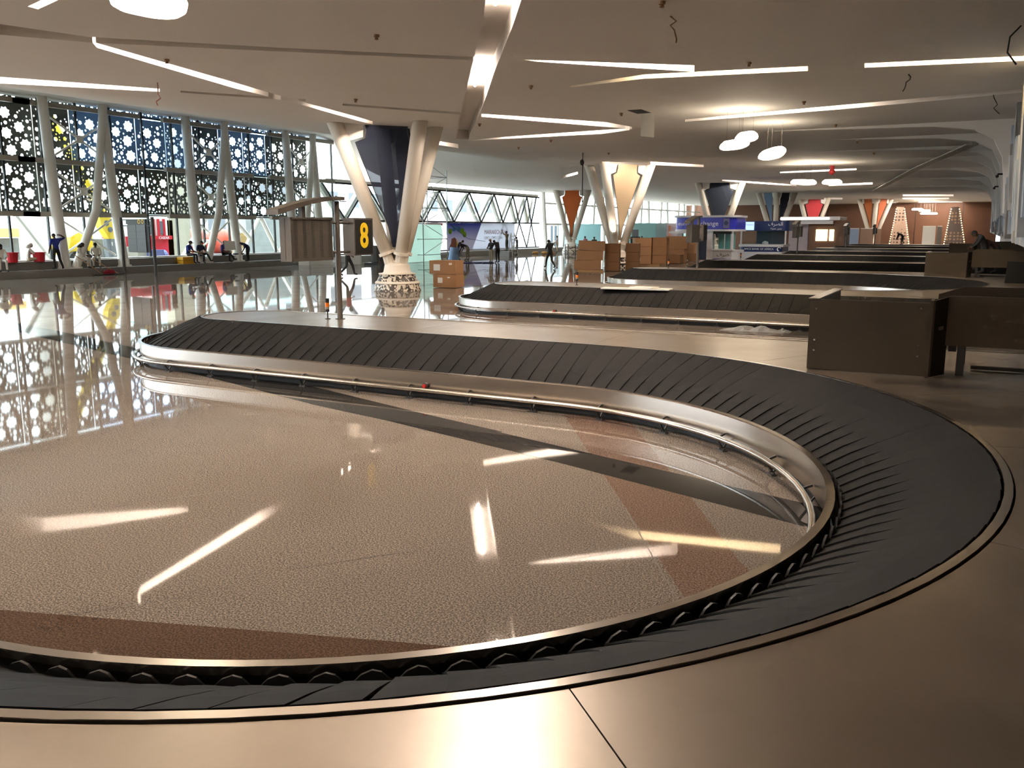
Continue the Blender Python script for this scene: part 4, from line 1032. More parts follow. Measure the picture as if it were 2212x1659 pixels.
# ================================================================== exchange kiosks
M_KBLUE = pbr('kiosk_royal_blue', (48, 52, 176), .35)
M_KNAVY = pbr('kiosk_navy', (26, 46, 92), .35)
M_KGREY = pbr('kiosk_white_panel', (206, 206, 210), .45)
M_LITBLUE = glow('lit_sign_blue', (.35, .62, 1.0), .5)
M_TEALGL = pbr('kiosk_teal_interior', (110, 172, 170), .5)
M_TXTW = pbr('white_lettering', (238, 240, 244), .5)
M_TXTG = pbr('grey_lettering', (66, 62, 60), .6)
def rounded(x0, x1, y0, y1, r, n=6):
    out = []
    for cx, cy, a0 in ((x1 - r, y1 - r, 0), (x0 + r, y1 - r, pi / 2), (x0 + r, y0 + r, pi), (x1 - r, y0 + r, 3 * pi / 2)):
        out += [(cx + r * cos(a0 + pi / 2 * i / n), cy + r * sin(a0 + pi / 2 * i / n)) for i in range(n + 1)]
    return out
K = thing('exchange_kiosk', 'royal blue exchange kiosk reading change in white letters', 'kiosk', (-18.6, 67, 0))
x0, x1, y0, y1 = -21.1, -16.15, 65.0, 69.5
b = MB(); b.prism(rounded(x0, x1, y0, y1, 1.0), 3.30, 3.45); b.build('roof', M_KGREY, K)
b = MB(); b.prism(rounded(x0 + .15, x1 - .15, y0 + .12, y1, .9), 2.42, 3.30); fsc = b.build('fascia', M_KBLUE, K)
b = MB(); b.prism(rounded(x0 + .1, x1 - .1, y0 + .08, y1, .9), 2.28, 2.42); b.build('fascia_base', M_KGREY, K)
b = MB(); b.b2((x0 + 3.2, y0 + .35, .0), (x1 - .3, y1 - .3, .85)); b.build('counter_front', M_KGREY, K)
b = MB(); b.b2((x0 + 3.1, y0 + .2, .85), (x1 - .2, y0 + 1.0, .95)); b.build('counter_top', M_KGREY, K)
b = MB(); b.b2((x0 + 3.25, y0 + .33, .12), (x1 - .35, y0 + .36, .24)); b.build('counter_band', M_KBLUE, K)
b = MB(); b.b2((x0 + 2.75, y0 + .3, 0), (x0 + 3.2, y0 + .8, 2.28)); b.build('pillar', M_KGREY, K)
b = MB(); b.b2((x0 + .35, y0 + .5, 0), (x0 + .75, y0 + .9, 2.28)); b.build('pillar', M_KGREY, K)
b = MB(); b.b2((x1 - .42, y0 + .4, .9), (x1 - .32, y0 + .9, 2.28)); b.build('pillar', M_KGREY, K)
b = MB(); b.b2((x0 + 3.3, y0 + 1.6, .95), (x1 - .4, y0 + 1.7, 2.2)); b.build('back_screen', M_TEALGL, K)
b = MB(); b.b2((x0 + 1.0, y0 + 1.2, .1), (x0 + 2.7, y0 + 1.3, 2.2)); b.build('dark_inner_wall', pbr('kiosk_inner', (52, 62, 84), .6), K)
b = MB(); b.b2((x0 + 3.25, y0 + .42, .96), (x1 - .42, y0 + .44, 2.1)); b.build('service_window', M_GLASS, K)
b = MB(); b.b2((x0 + 3.2, y0 + .4, 2.08), (x1 - .35, y0 + .5, 2.28)); b.build('window_header', M_BLACK, K)
b = MB(); b.b2((x0 + 4.05, y0 + .38, .96), (x0 + 4.10, y0 + .44, 2.1)); b.build('window_mullion', M_KGREY, K)
b = MB(); b.b2((x0 + 1.55, y0 + 1.15, 1.75), (x0 + 2.45, y0 + 1.2, 2.2)); b.build('lit_notice', glow('lit_notice', (1.0, .82, .45), .8), K)
b = MB(); b.b2((x0 - .2, y0 + .2, 2.12), (x0 + 1.4, y0 + 1.2, 2.28)); b.build('canopy', M_KGREY, K)
b = MB(); b.b2((x0 + .5, y0 + .7, .1), (x0 + 1.0, y0 + .75, 2.1)); b.build('glass_door', clear_glass('kiosk_glass', (.7, .92, .92)), K)
b = MB(); b.b2((x0 + .95, y0 + 1.1, .6), (x0 + 1.5, y0 + 1.18, 1.5)); b.build('dark_poster', M_BLACK, K)
b = MB(); b.b2((x0 + 4.0, y0 + .09, 2.5), (x0 + 4.45, y0 + .12, 3.22)); b.build('crest_panel', pbr('crest_grey', (110, 108, 150), .5), K)
b = MB(); b.cyl((x0 + 4.22, y0 + .09, 2.88), (x0 + 4.22, y0 + .07, 2.88), .16, n=16); b.build('crest', M_KNAVY, K)
lettering('change', .5, Matrix.Translation((x0 + 2.95, y0 + .105, 2.84)) @ FACE_MY, M_TXTW, fsc)
lettering('euro', .42, Matrix.Translation((x0 + .95, y0 + .11, 2.84)) @ FACE_MY, M_TXTW, fsc)
def arabic(forms): return ''.join(reversed(forms))
lettering(arabic('\ufebb\ufeae\ufed1'), .42, Matrix.Translation((x0 + 4.0, y0 + .34, .55)) @ FACE_MY, M_TXTG, K)
K2 = thing('exchange_kiosk', 'navy bank kiosk reading BMCE BANK OF AFRICA under an exchange sign', 'kiosk', (-14.6, 74.5, 0))
x0, x1, y0, y1 = -17.75, -13.8, 72.5, 76.5
b = MB(); b.prism(rounded(x0, x1, y0, y1, .5), 2.30, 3.08); fs2 = b.build('fascia', M_KNAVY, K2)
b = MB(); b.b2((x0 + .12, y0 - .03, 2.36), (x0 + 1.25, y0, 3.02)); ls = b.build('lit_sign', M_LITBLUE, K2)
lettering('exchange', .28, Matrix.Translation((x0 + .68, y0 - .035, 2.82)) @ FACE_MY, M_TXTW, ls)
lettering(arabic('\ufe8d\ufedf\ufebc\ufeae\ufed1'), .42, Matrix.Translation((x0 + 2.95, y0 - .004, 2.84)) @ FACE_MY, M_TXTW, fs2)
lettering(arabic('\ufe91\ufeaa\ufeed\ufee5 \ufecb\ufee4\ufeee\ufedf\ufe94'), .2, Matrix.Translation((x0 + 3.0, y0 - .004, 2.48)) @ FACE_MY, M_TXTW, fs2)
b = MB(); b.prism(rounded(x0 + .05, x1 - .3, y0 - .3, y1 - 1, .4), 1.02, 1.22); b.build('counter_top', M_KGREY, K2)
b = MB(); b.prism(rounded(x0 + .15, x1 - .4, y0 - .2, y1 - 1, .4), .62, 1.02); ct = b.build('counter_band', M_KNAVY, K2)
b = MB(); b.prism(rounded(x0 + .15, x1 - .4, y0 - .2, y1 - 1, .4), 0, .62); b.build('counter_front', M_KGREY, K2)
lettering('BMCE BANK OF AFRICA', .22, Matrix.Translation((x0 + 1.75, y0 - .205, .84)) @ FACE_MY, M_TXTW, ct)
b = MB()
for k in range(10):
    a0, a1 = .4 + k * .42, .4 + (k + 1) * .42; w0, w1 = .05 + .012 * k, .05 + .012 * (k + 1)
    b.add([(x0 + 3.35 + r_ * cos(a), y0 - .206, .84 + r_ * sin(a)) for a, r_ in ((a0, .17 - w0 * .6), (a1, .17 - w1 * .6), (a1, .17), (a0, .17))], [(0, 1, 2, 3)])
b.build('swirl_logo', M_TXTW, ct)
for x in (x0 + .15, x1 - .25):
    b = MB(); b.b2((x, y0 + .1, 1.2), (x + .1, y0 + .3, 2.3)); b.build('post', M_KGREY, K2)
b = MB(); b.b2((x0 + .2, y0 + .15, 1.22), (x1 - .3, y0 + .17, 2.3)); b.build('glass_screen', M_GLASS, K2)
b = MB(); b.b2((x0 + .9, y0 + 2.6, .9), (x1 - .8, y0 + 2.7, 2.3)); b.build('inner_wall', pbr('kiosk_slate', (92, 104, 118), .6), K2)
b = MB(); b.ball((x0 + 2.1, y0 + .5, 1.32), .22, 10, (1.2, 1, .8)); tag(b.build('wrapped_bundle', M_KGREY), 'white wrapped bundle on the bank kiosk counter', 'bundle')
# brown kiosk with two lit windows and a glowing canopy edge
K3 = thing('brown_kiosk', 'brown kiosk with two glowing windows under a bright canopy', 'kiosk', (-16.5, 98, 0))
M_KBROWN = pbr('kiosk_brown', (86, 56, 34), .6)
def P3(u, v): return on_y(u, v, 97.0)
a, c = P3(1745, 535), P3(1826, 482); b = MB(); b.b2((a.x, 97, 0), (c.x, 101, 3.2)); b.build('wall', M_KBROWN, K3)
for u0, u1 in ((1762, 1788), (1791, 1802)):
    a, c = P3(u0, 520), P3(u1, 496); b = MB(); b.b2((a.x, 96.9, a.z), (c.x, 97, c.z)); b.build('lit_window', glow('kiosk_window_glow', (1.0, .84, .5), 3.2) if 'kiosk_window_glow' not in MATS else MATS['kiosk_window_glow'], K3)
a, c = P3(1690, 476), P3(1818, 470); b = MB(); b.b2((a.x, 96.0, a.z), (c.x, 101, c.z + .1)); b.build('canopy', M_KGREY, K3)
b = MB(); b.b2((a.x, 95.94, a.z + .05), (a.x + (c.x - a.x) * .82, 96.0, c.z)); b.build('canopy_light', glow('canopy_glow', (1.0, .9, .78), 2.2), K3)
a, c = P3(1732, 484), P3(1802, 474); b = MB(); b.b2((a.x, 96.3, a.z), (c.x, 96.9, c.z)); b.build('header_panel', M_KGREY, K3)
a, c = P3(1700, 535), P3(1745, 484); b = MB(); b.b2((a.x, 97.6, 0), (c.x, 98, c.z)); b.build('side_wall', pbr('kiosk_mauve', (160, 150, 156), .6), K3)
# pale hoardings across the back
def hoard(u0, u1, vt, y, m, label):
    a, c = on_y(u0, vt, y), on_y(u1, vt, y); t = thing('hoarding', label, 'hoarding', ((a.x + c.x) / 2, y, 0), 0, 'hoarding panels across the hall')
    n = max(1, int(abs(c.x - a.x) / 3.2))
    for k in range(n):
        b = MB(); b.b2((a.x + (c.x - a.x) * k / n + .01, y, 0), (a.x + (c.x - a.x) * (k + 1) / n - .01, y + .08, a.z)); b.build('panel', m, t)
hoard(1235, 1298, 484, 92, backlit('pale_cyan_hoarding', (180, 220, 222), .4), 'pale cyan hoarding between the orange and beige banners')
hoard(1180, 1232, 482, 96, pbr('grey_site_cabin', (178, 190, 192), .6), 'grey site cabin wall left of the orange banner foot')
hoard(1360, 1418, 482, 90, backlit('pale_teal_panel', (186, 226, 224), .4), 'pale teal hoarding right of the beige banner')
hoard(1418, 1440, 482, 89, pbr('grey_teal_hoarding', (160, 182, 182), .6), 'grey hoarding with a pale chevron beside the kiosk')
hoard(1440, 1470, 482, 88, pbr('lilac_hoarding', (206, 196, 204), .6), 'lilac hoarding left of the blue kiosk')
a, c = on_y(1443, 532, 87.8), on_y(1449, 487, 87.8); b = MB(); b.b2((a.x, 87.7, 0), (c.x, 87.85, c.z)); tag(b.build('salmon_panel', pbr('salmon_panel', (206, 140, 110), .6)), 'narrow salmon door panel on the lilac hoarding', 'panel')
a, c = on_y(1365, 518, 80), on_y(1379, 496, 80); t = thing('lectern_board', 'grey notice board on a dark frame behind the boxes', 'board', (a.x, 80, 0)); b = MB(); b.b2((a.x, 80, a.z + .3), (c.x, 80.08, c.z)); b.build('board', M_PANEL, t); b = MB(); b.b2((a.x - .1, 79.9, 0), (c.x + .1, 80.3, a.z + .3)); b.build('frame', M_BLACK, t)
# cabin door left of the orange banner
a, c = on_y(1188, 540, 95.9), on_y(1205, 485, 95.9); t = thing('site_cabin_door', 'white framed double door in the grey site cabin', 'door', (a.x, 95.9, 0))
b = MB(); b.b2((a.x, 95.85, 0), (c.x, 95.95, c.z)); b.build('door_frame', M_WHITE, t)
for k in (0, 1):
    b = MB(); w_ = (c.x - a.x) / 2; b.b2((a.x + k * w_ + .12, 95.8, .15), (a.x + (k + 1) * w_ - .12, 95.85, c.z - .15)); b.build('door_glass', pbr('dark_door_glass_%d' % k, (70, 84, 96), .2), t)
# lower screens in front of the end wall
def low_panel(u0, u1, v0, v1, y, m, label):
    a, c = on_y(u0, v1, y), on_y(u1, v0, y); b = MB(); b.b2((a.x, y, 0), (c.x, y + .06, c.z)); b.m = 1; b.b2((a.x, y - .03, c.z - .08), (c.x, y + .09, c.z)); return tag(b.build('site_screen', [m, M_WHITE]), label, 'screen', 'site screens before the end wall')
low_panel(1832, 1856, 493, 526, 118, pbr('blue_screen', (150, 166, 192), .6), 'pale blue screen left of the brown ones before the end wall')
low_panel(1857, 1888, 493, 526, 118, pbr('tan_screen', (150, 120, 100), .6), 'tan screen right of the pale blue one')
low_panel(1889, 1904, 493, 520, 119, pbr('tan_screen_b', (132, 102, 82), .6), 'narrow tan screen at the right end of the row')
low_panel(1992, 2022, 488, 513, 140, pbr('white_board', (196, 196, 190), .6), 'white board with dark marks between the lattice cones')
low_panel(2023, 2036, 488, 513, 139.5, pbr('dark_lattice', (88, 82, 74), .6), 'dark narrow panel right of the white board')
# patterned lattice cones edged with small lights
def lattice(name, c0, c1):
    m = bpy.data.materials.new(name); m.use_nodes = True; N, L = m.node_tree.nodes, m.node_tree.links; b = N['Principled BSDF']
    tc = N.new('ShaderNodeTexCoord'); vo = N.new('ShaderNodeTexVoronoi'); vo.inputs['Scale'].default_value = 2.1; vo.inputs['Randomness'].default_value = .15
    cr = N.new('ShaderNodeValToRGB'); cr.color_ramp.interpolation = 'CONSTANT'; cr.color_ramp.elements[0].color = lin(c0); cr.color_ramp.elements[1].color = lin(c1); cr.color_ramp.elements[1].position = .34
    L.new(tc.outputs['Object'], vo.inputs['Vector']); L.new(vo.outputs['Distance'], cr.inputs[0]); L.new(cr.outputs[0], b.inputs['Base Color']); return m
def cone(u0, u1, ut0, ut1, y, m, label):
    a, c, d_, e = on_y(u0, 517, y), on_y(u1, 517, y), on_y(ut0, 447, y), on_y(ut1, 447, y); t = thing('lattice_cone', label, 'decoration', ((a.x + c.x) / 2, y, 0), 0, 'lattice cones before the end wall')
    b = MB(); w0, w1 = (c.x - a.x) / 2, (e.x - d_.x) / 2; x0_, x1_ = (a.x + c.x) / 2, (d_.x + e.x) / 2
    vs = [(x0_ + sx * w0, y + sy * w0, 0) for sx, sy in ((-1, -1), (1, -1), (1, 1), (-1, 1))] + [(x1_ + sx * w1, y + sy * w1, d_.z) for sx, sy in ((-1, -1), (1, -1), (1, 1), (-1, 1))]
    b.add(vs, [(0, 1, 5, 4), (1, 2, 6, 5), (2, 3, 7, 6), (3, 0, 4, 7), (4, 5, 6, 7)]); b.build('lattice_face', m, t)
    for i in (0, 1):
        b = MB(); p, q = Vector(vs[i]), Vector(vs[i + 4])
        for k in range(16): b.ball(p.lerp(q, (k + 1) / 17), .08, 6)
        o = b.build('string_lights', glow('string_light', (1, .72, .32), 3) if 'string_light' not in MATS else MATS['string_light'], t); o['kind'] = 'stuff'
cone(1923, 1966, 1938, 1954, 146, lattice('pale_lattice', (60, 42, 34), (150, 122, 102)), 'pale patterned lattice cone before the timber wall')
cone(2040, 2086, 2056, 2072, 146, lattice('dark_lattice_skin', (120, 94, 62), (60, 43, 35)), 'dark patterned lattice cone edged with string lights')

# ================================================================== scaffold with a green sheet
M_SCAF = pbr('scaffold_steel', (150, 158, 156), .45, .6)
t = thing('scaffold_tower', 'scaffold tower of thin grey tubes behind the nearest splayed column', 'scaffold', (-36.4, 55.6, 0))
ys, xs_ = (54.0, 57.3), (-36.4, -38.2)
SZ = 6.9
for x in xs_:
    for y in ys:
        b = MB(); b.cyl((x, y, 0), (x, y, SZ), .035, n=6); b.build('standard', M_SCAF, t)
for k in range(6):
    z = .55 + k * 1.15
    for x in xs_:
        b = MB(); b.cyl((x, ys[0], z), (x, ys[1], z), .028, n=5); b.build('ledger', M_SCAF, t)
        b = MB(); b.cyl((x, ys[k % 2], z), (x, ys[1 - k % 2], z + 1.15), .022, n=5); b.build('brace', M_SCAF, t)
    for y in ys:
        b = MB(); b.cyl((xs_[0], y, z), (xs_[1], y, z), .028, n=5); b.build('transom', M_SCAF, t)
b = MB(); n = 10; vs = []
for i in range(n + 1):
    for j in range(7): vs.append((-36.9 - .12 * sin(i * 1.3 + j), 51.6 + i * .565, .02 + j * .46))
b.add(vs, [(i * 7 + j, (i + 1) * 7 + j, (i + 1) * 7 + j + 1, i * 7 + j + 1) for i in range(n) for j in range(6)]); tag(b.build('green_sheet', backlit('mint_sheet', (196, 228, 210), .6), None, 'all'), 'translucent mint green sheet hung on the scaffold tower', 'sheet')
b = MB(); b.tube([(-38.5, 57.5, 6.8), (-40, 63, 3.0), (-41, 68, 1.6), (-41.5, 72, 1.3)], .02, 5); tag(b.build('slack_cable', M_DARKMETAL), 'slack dark cable hanging from the scaffold past the banner', 'cable')

# ================================================================== printed banner behind the kerb
PX = -43.15
t = thing('printed_banner', 'large printed banner with balloons reading MARRAKECH 2016', 'banner', (PX, 73, .5))
def px(u, v): p = on_x(u, v, PX); return p
zb0, zb1 = px(1030, 542).z, px(1030, 482).z
Y0, Y1, Y2a, Y2b = px(967, 500).y, px(1112, 500).y, px(1040, 482).y, px(1012, 542).y
b = MB(); b.add([(PX, Y0, zb0), (PX, Y1, zb0), (PX, Y1, zb1), (PX, Y0, zb1), (PX - .04, Y0, zb0), (PX - .04, Y1, zb0), (PX - .04, Y1, zb1), (PX - .04, Y0, zb1)], [(0, 1, 2, 3), (7, 6, 5, 4), (0, 4, 5, 1), (1, 5, 6, 2), (2, 6, 7, 3), (3, 7, 4, 0)])
sheet = b.build('white_sheet', backlit('banner_white', (214, 216, 222)), t)
def grad(name, lo, hi, z0, z1):
    m = bpy.data.materials.new(name); m.use_nodes = True; N, L = m.node_tree.nodes, m.node_tree.links; bs = N['Principled BSDF']; bs.inputs['Roughness'].default_value = .6; tl = N.new('ShaderNodeBsdfTranslucent'); mxs = N.new('ShaderNodeMixShader'); mxs.inputs[0].default_value = .5; L.new(bs.outputs[0], mxs.inputs[1]); L.new(tl.outputs[0], mxs.inputs[2]); L.new(mxs.outputs[0], N['Material Output'].inputs[0])
    tc = N.new('ShaderNodeTexCoord'); sp = N.new('ShaderNodeSeparateXYZ'); mr = N.new('ShaderNodeMapRange'); cr = N.new('ShaderNodeValToRGB')
    mr.inputs[1].default_value, mr.inputs[2].default_value = z0, z1; cr.color_ramp.elements[0].color = lin(lo); cr.color_ramp.elements[1].color = lin(hi)
    L.new(tc.outputs['Object'], sp.inputs[0]); L.new(sp.outputs[2], mr.inputs[0]); L.new(mr.outputs[0], cr.inputs[0]); L.new(cr.outputs[0], bs.inputs['Base Color']); L.new(cr.outputs[0], tl.inputs[0]); return m
b = MB(); b.add([(PX + .01, Y0, zb0), (PX + .01, Y2b + .6, zb0), (PX + .01, Y2a, zb1), (PX + .01, Y0, zb1)], [(0, 1, 2, 3)]); b.build('printed_sky', grad('printed_evening_sky', (206, 196, 206), (40, 62, 160), zb0 + .9, zb1), t)
def flat(pts, m, name, off=.02): b = MB(); b.add([(PX + off, y, z) for y, z in pts], [tuple(range(len(pts)))]); return b.build(name, m, t)
def oval(u, v, ru, rv): c = px(u, v); s = px(u + ru, v).y - c.y; h = c.z - px(u, v + rv).z; return [(c.y + s * cos(k * pi / 8), c.z + h * sin(k * pi / 8) * (1 if sin(k * pi / 8) > 0 else 1.25)) for k in range(16)]
M_BALG = backlit('balloon_green', (146, 196, 40)); M_BALB = backlit('balloon_blue', (80, 146, 196))
for u, v, m in ((972, 499, M_BALG), (998, 498, M_BALG), (1003, 506, M_BALG), (980, 493, M_BALB), (990, 494, M_BALB)): flat(oval(u, v, 4.2, 5.5), m, 'printed_balloon', .02 + .002 * R.random())
def uv(l): return [(px(u, v).y, px(u, v).z) for u, v in l]
flat(uv([(968, 543), (985, 543), (986, 526), (985, 516), (981, 513), (975, 516), (974, 526), (972, 530)]), pbr('printed_brick_tower', (124, 66, 46), .6), 'printed_tower')
flat(uv([(985, 532), (989, 532), (989, 522), (987, 516)]), pbr('printed_yellow_dress', (226, 178, 84), .6), 'printed_figure', .024)
lettering('MARRAKECH 2016', (px(1062, 497).z - px(1062, 506).z) * 1.45, Matrix.Translation((PX + .015, px(1070, 501).y, px(1070, 501.5).z)) @ FACE_PX, pbr('banner_red_lettering', (150, 62, 72), .6), t, 'lettering', .92)
lettering('COP22 | CMP12 | CMA1', (px(1062, 509).z - px(1062, 517).z) * 1.1, Matrix.Translation((PX + .015, px(1066, 514).y, px(1066, 514).z)) @ FACE_PX, pbr('banner_grey_lettering', (150, 150, 146), .6), t, 'lettering', .92)
a = px(922, 484); b = MB(); b.b2((PX - .12, a.y, px(922, 487).z), (PX + .05, px(955, 484).y, px(922, 481).z)); tag(b.build('red_strip', pbr('strip_red', (180, 44, 52), .6)), 'red strip above the mint green sheet', 'strip')

# ================================================================== step ladder
def ladder(p, h, label, rz=0):
    t = thing('step_ladder', label, 'ladder', p, rz); M = Matrix.Translation(p) @ Matrix.Rotation(rz, 4, 'Z')
    def c(name, a, q, r_): b = MB(); b.cyl(a, q, r_, n=6); me = b.mesh(name, M_RAIL); me.transform(M); put(name, me, t)
    for s in (-1, 1): c('rail', (s * .28, -.55, 0), (s * .18, 0, h), .035); c('prop', (s * .28, .55, 0), (s * .18, .02, h), .03)
    for k in range(6): z = h * (k + 1) / 7; c('rung', (-.26 + .09 * z / h, -.55 + .55 * z / h, z), (.26 - .09 * z / h, -.55 + .55 * z / h, z), .025)
pl = on_z(1108, 553, 0); ladder(pl, 2.1, 'step ladder standing before the printed banner', .9)

# ================================================================== buckets, crate, mop by the bench
def bucket(p, r_, h, m, label):
    t = thing('bucket', label, 'bucket', p, 0, 'red buckets on the bench'); b = MB(); b.lathe([(r_ * .78, 0), (r_ * .98, h), (r_ * 1.06, h), (r_ * 1.06, h * .92), (r_ * .95, h * .9), (r_ * .74, .02), (0, .02)], p, 14); b.build('pail', m, t)
    b = MB(); b.tube([(p[0] + r_ * cos(a), p[1], p[2] + h * .95 - r_ * .6 * sin(a)) for a in [pi * k / 8 for k in range(9)]], .012, 5); b.build('handle', M_DARKMETAL, t)
M_BRED = pbr('bucket_red', (196, 26, 44), .4)
p = on_x(30, 566, -42.2); bucket((-42.3, p.y, .79), .30, .5, M_BRED, 'red bucket beside the seated worker at the left edge')
p = on_x(88, 565, -42.2); bucket((-42.3, p.y, .79), .32, .48, M_BRED, 'red bucket between the two workers left of the standing one')
p = on_x(410, 566, -41.7); t = thing('yellow_crate', 'yellow plastic crate under the seated men in blue', 'crate', (-41.9, p.y, .38)); M_CRATE = pbr('crate_yellow', (222, 160, 24), .5)
for z in (.38, .60):
    b = MB(); b.b2((-42.25, p.y - .45, z), (-41.75, p.y + .45, z + .2)); b.build('crate_half', M_CRATE, t)
q0, q1 = Vector((-41.35, on_z(148, 592, 0).y, .02)), Vector((-41.9, on_z(118, 580, .4).y, .95))
t = thing('dust_mop', 'long-handled mop with a red head lying against the step', 'mop', q0)
b = MB(); b.cyl(q0 + Vector((0, .1, .03)), Vector((-42.1, q0.y - 1.0, 1.15)), .02, n=6); b.build('handle', M_WOOD, t)
b = MB(); b.cyl(q0 + Vector((.3, .9, .03)), Vector((-42.1, q0.y - .2, 1.0)), .02, n=6); b.build('handle', M_WOOD, t)
b = MB(); b.ball(q0 + Vector((.1, .45, .12)), .34, 10, (.5, 1.1, .5)); b.build('mop_head', pbr('mop_red', (130, 20, 40), .9), t)
b = MB(); b.box(q0 + Vector((.25, .3, .02)), (.3, 1.7, .04)); b.build('mop_frame', M_BLACK, t)
p = on_z(40, 584, .38); b = MB(); b.tube([(p.x, p.y - .5, .40), (p.x + .1, p.y, .42), (p.x, p.y + .5, .41)], [.02, .05, .07], 6); tag(b.build('brush', M_BLACK), 'black brush lying on the step at the left', 'brush')
p = on_z(60, 590, 0)
# wheeled bin at the left edge
p = on_z(2, 600, 0); b = MB(); b.b2((p.x - .3, p.y - .35, .08), (p.x + .3, p.y + .35, .55)); b.cyl((p.x + .2, p.y + .25, .08), (p.x + .28, p.y + .25, .08), .08, n=8); tag(b.build('dark_trolley', pbr('trolley_dark', (46, 48, 42), .7)), 'dark cleaning trolley cut by the left edge', 'trolley')
# white crates right of the bench end
for k, (u0, u1) in enumerate(((645, 668), (672, 716), (748, 778))):
    a, c = on_z(u0, 573 - k, 0), on_z(u1, 573 - k, 0); b = MB(); n_ = (c - a).normalized(); h_ = .72
    vs = [a, c, c + Vector((-n_.y, n_.x, 0)) * .6, a + Vector((-n_.y, n_.x, 0)) * .6]; b.add([v + Vector((0, 0, z)) for z in (0, h_) for v in vs], [(3, 2, 1, 0), (4, 5, 6, 7), (0, 1, 5, 4), (1, 2, 6, 5), (2, 3, 7, 6), (3, 0, 4, 7)])
    b.add([v + Vector((0, 0, z)) + (v - (a + c) / 2) * .01 for z in (h_ * .92, h_ + .01) for v in vs], [(3, 2, 1, 0), (4, 5, 6, 7), (0, 1, 5, 4), (1, 2, 6, 5), (2, 3, 7, 6), (3, 0, 4, 7)])
    tag(b.build('white_crate', M_PAPER), ('small pale crate at the end of the bench', 'long pale crate under the 8 sign cabinet', 'pale crate behind the man in red')[k], 'crate', 'pale crates')
a = on_z(818, 572, 0); t = thing('drum_pallet', 'dark drum on a low pallet behind the splayed column', 'drum', a); b = MB(); b.lathe([(.5, .18), (.52, .2), (.52, 1.3), (.5, 1.32), (0, 1.32)], a, 16); b.build('drum', M_DARKMETAL, t); b = MB(); b.b2((a.x - .7, a.y - .7, 0), (a.x + .7, a.y + .7, .16)); b.build('pallet', M_BLACK, t)
# plaster bags and table near the orange banner
a = on_z(1235, 549, 0); t = thing('work_table', 'light work table near the orange banner foot', 'table', a)
b = MB(); b.b2((a.x - .6, a.y - .4, .95), (a.x + .6, a.y + .4, 1.0)); b.build('table_top', M_WHITE, t)
for s, q in ((-1, -1), (1, -1), (-1, 1), (1, 1)): b = MB(); b.cyl((a.x + s * .55, a.y + q * .35, 0), (a.x + s * .55, a.y + q * .35, .95), .04, n=6); b.build('leg', M_DARKMETAL, t)
a = on_z(1172, 549, 0); t = thing('dust_heap', 'ochre sacks lying before the grey site cabin', 'sacks', a)
for k in range(3): b = MB(); b.ball((a.x + k * .9 - .8, a.y + .2 * (k % 2), .14), .34, 10, (1.1, .8, .42)); b.build('sack', pbr('sack_ochre_%d' % k, (190, 140, 70), .9), t)

# ================================================================== outside the glass
M_EXTG = pbr('outdoor_concrete', (196, 192, 184), .9, var=.05)
g = MB(); g.add([(-46, -60, -.05), (-46, 200, -.05), (-260, 200, -.05), (-260, -60, -.05)], [(0, 1, 2, 3)]); struct(g.build('ground', M_EXTG), 'pale concrete apron outside the glass')
M_EYEL = pbr('machine_yellow', (236, 200, 40), .45); M_ERED = pbr('truck_red', (200, 34, 50), .4); M_EGREY = pbr('container_grey', (96, 100, 106), .6); M_EORG = pbr('tank_orange', (206, 84, 58), .5)
EX = -49.0
def ex(u, v, x=EX): return on_x(u, v, x)
def ebox(name, u0, u1, v0, v1, dep, m, par=None, x=EX):
    a, c = ex(u0, v1, x), ex(u1, v0, x)
    if v1 >= 535: a.z = -.05
    b = MB(); b.b2((x - dep, a.y, a.z), (x, c.y, c.z)); return b.build(name, m, par)
t = thing('yellow_loader', 'yellow loader body behind the seated workers', 'machine', ex(175, 553))
b = MB(); pr = [(ex(u, v).y, ex(u, v).z) for u, v in ((148, 552), (200, 553), (200, 508), (190, 503), (168, 503), (153, 512))]; b.prism(pr, EX - 2.2, EX, lambda y, z, a: (a, y, z)); b.build('body', M_EYEL, t)
ebox('side_panel', 190, 199, 505, 545, .06, M_EYEL, t, EX + .06); ebox('roof', 180, 200, 495, 502, 1.5, M_WHITE, t)
for u in (160, 188): c = ex(u, 552); b = MB(); b.cyl((EX - .1, c.y, .55), (EX + .3, c.y, .55), .55, n=16); b.build('wheel', M_BLACK, t)
t = thing('yellow_crane_arm', 'yellow crane jib plate with round holes behind the glass', 'machine', ex(235, 515))
X2 = -47.5; pr = [(ex(u, v, X2).y, ex(u, v, X2).z) for u, v in ((215, 469), (238, 469), (257, 497), (250, 516), (236, 516), (219, 490))]; b = MB(); b.prism(pr, X2 - .5, X2, lambda y, z, a: (a, y, z)); b.build('jib_plate', M_EYEL, t)
for u, v, r_ in ((230, 482, .17), (238, 496, .17), (249, 504, .07)): c = ex(u, v, X2); b = MB(); b.cyl((X2 - .02, c.y, c.z), (X2 + .02, c.y, c.z), r_, n=14); b.build('hole', M_EGREY, t)
b = MB(); b.tube([ex(226, 469, X2 - .3), ex(150, 330, X2 - .3), ex(95, 235, X2 - .3)], .3, 8); b.build('jib', M_EYEL, t)
b = MB(); c = ex(236, 516, X2); b.cyl((X2 - .25, c.y, c.z), (X2 - .25, c.y + .2, -.05), .25, n=8); b.build('mast', M_EGREY, t)
t = thing('grey_container', 'dark grey container with a white notice below the crane plate', 'container', ex(240, 548)); ebox('container_body', 223, 255, 516, 548, 2, M_EGREY, t); ebox('notice', 234, 243, 523, 531, .04, M_PAPER, t, EX + .05)
t = thing('red_truck', 'red truck with a white windowed cab behind the grey board', 'truck', ex(320, 553))
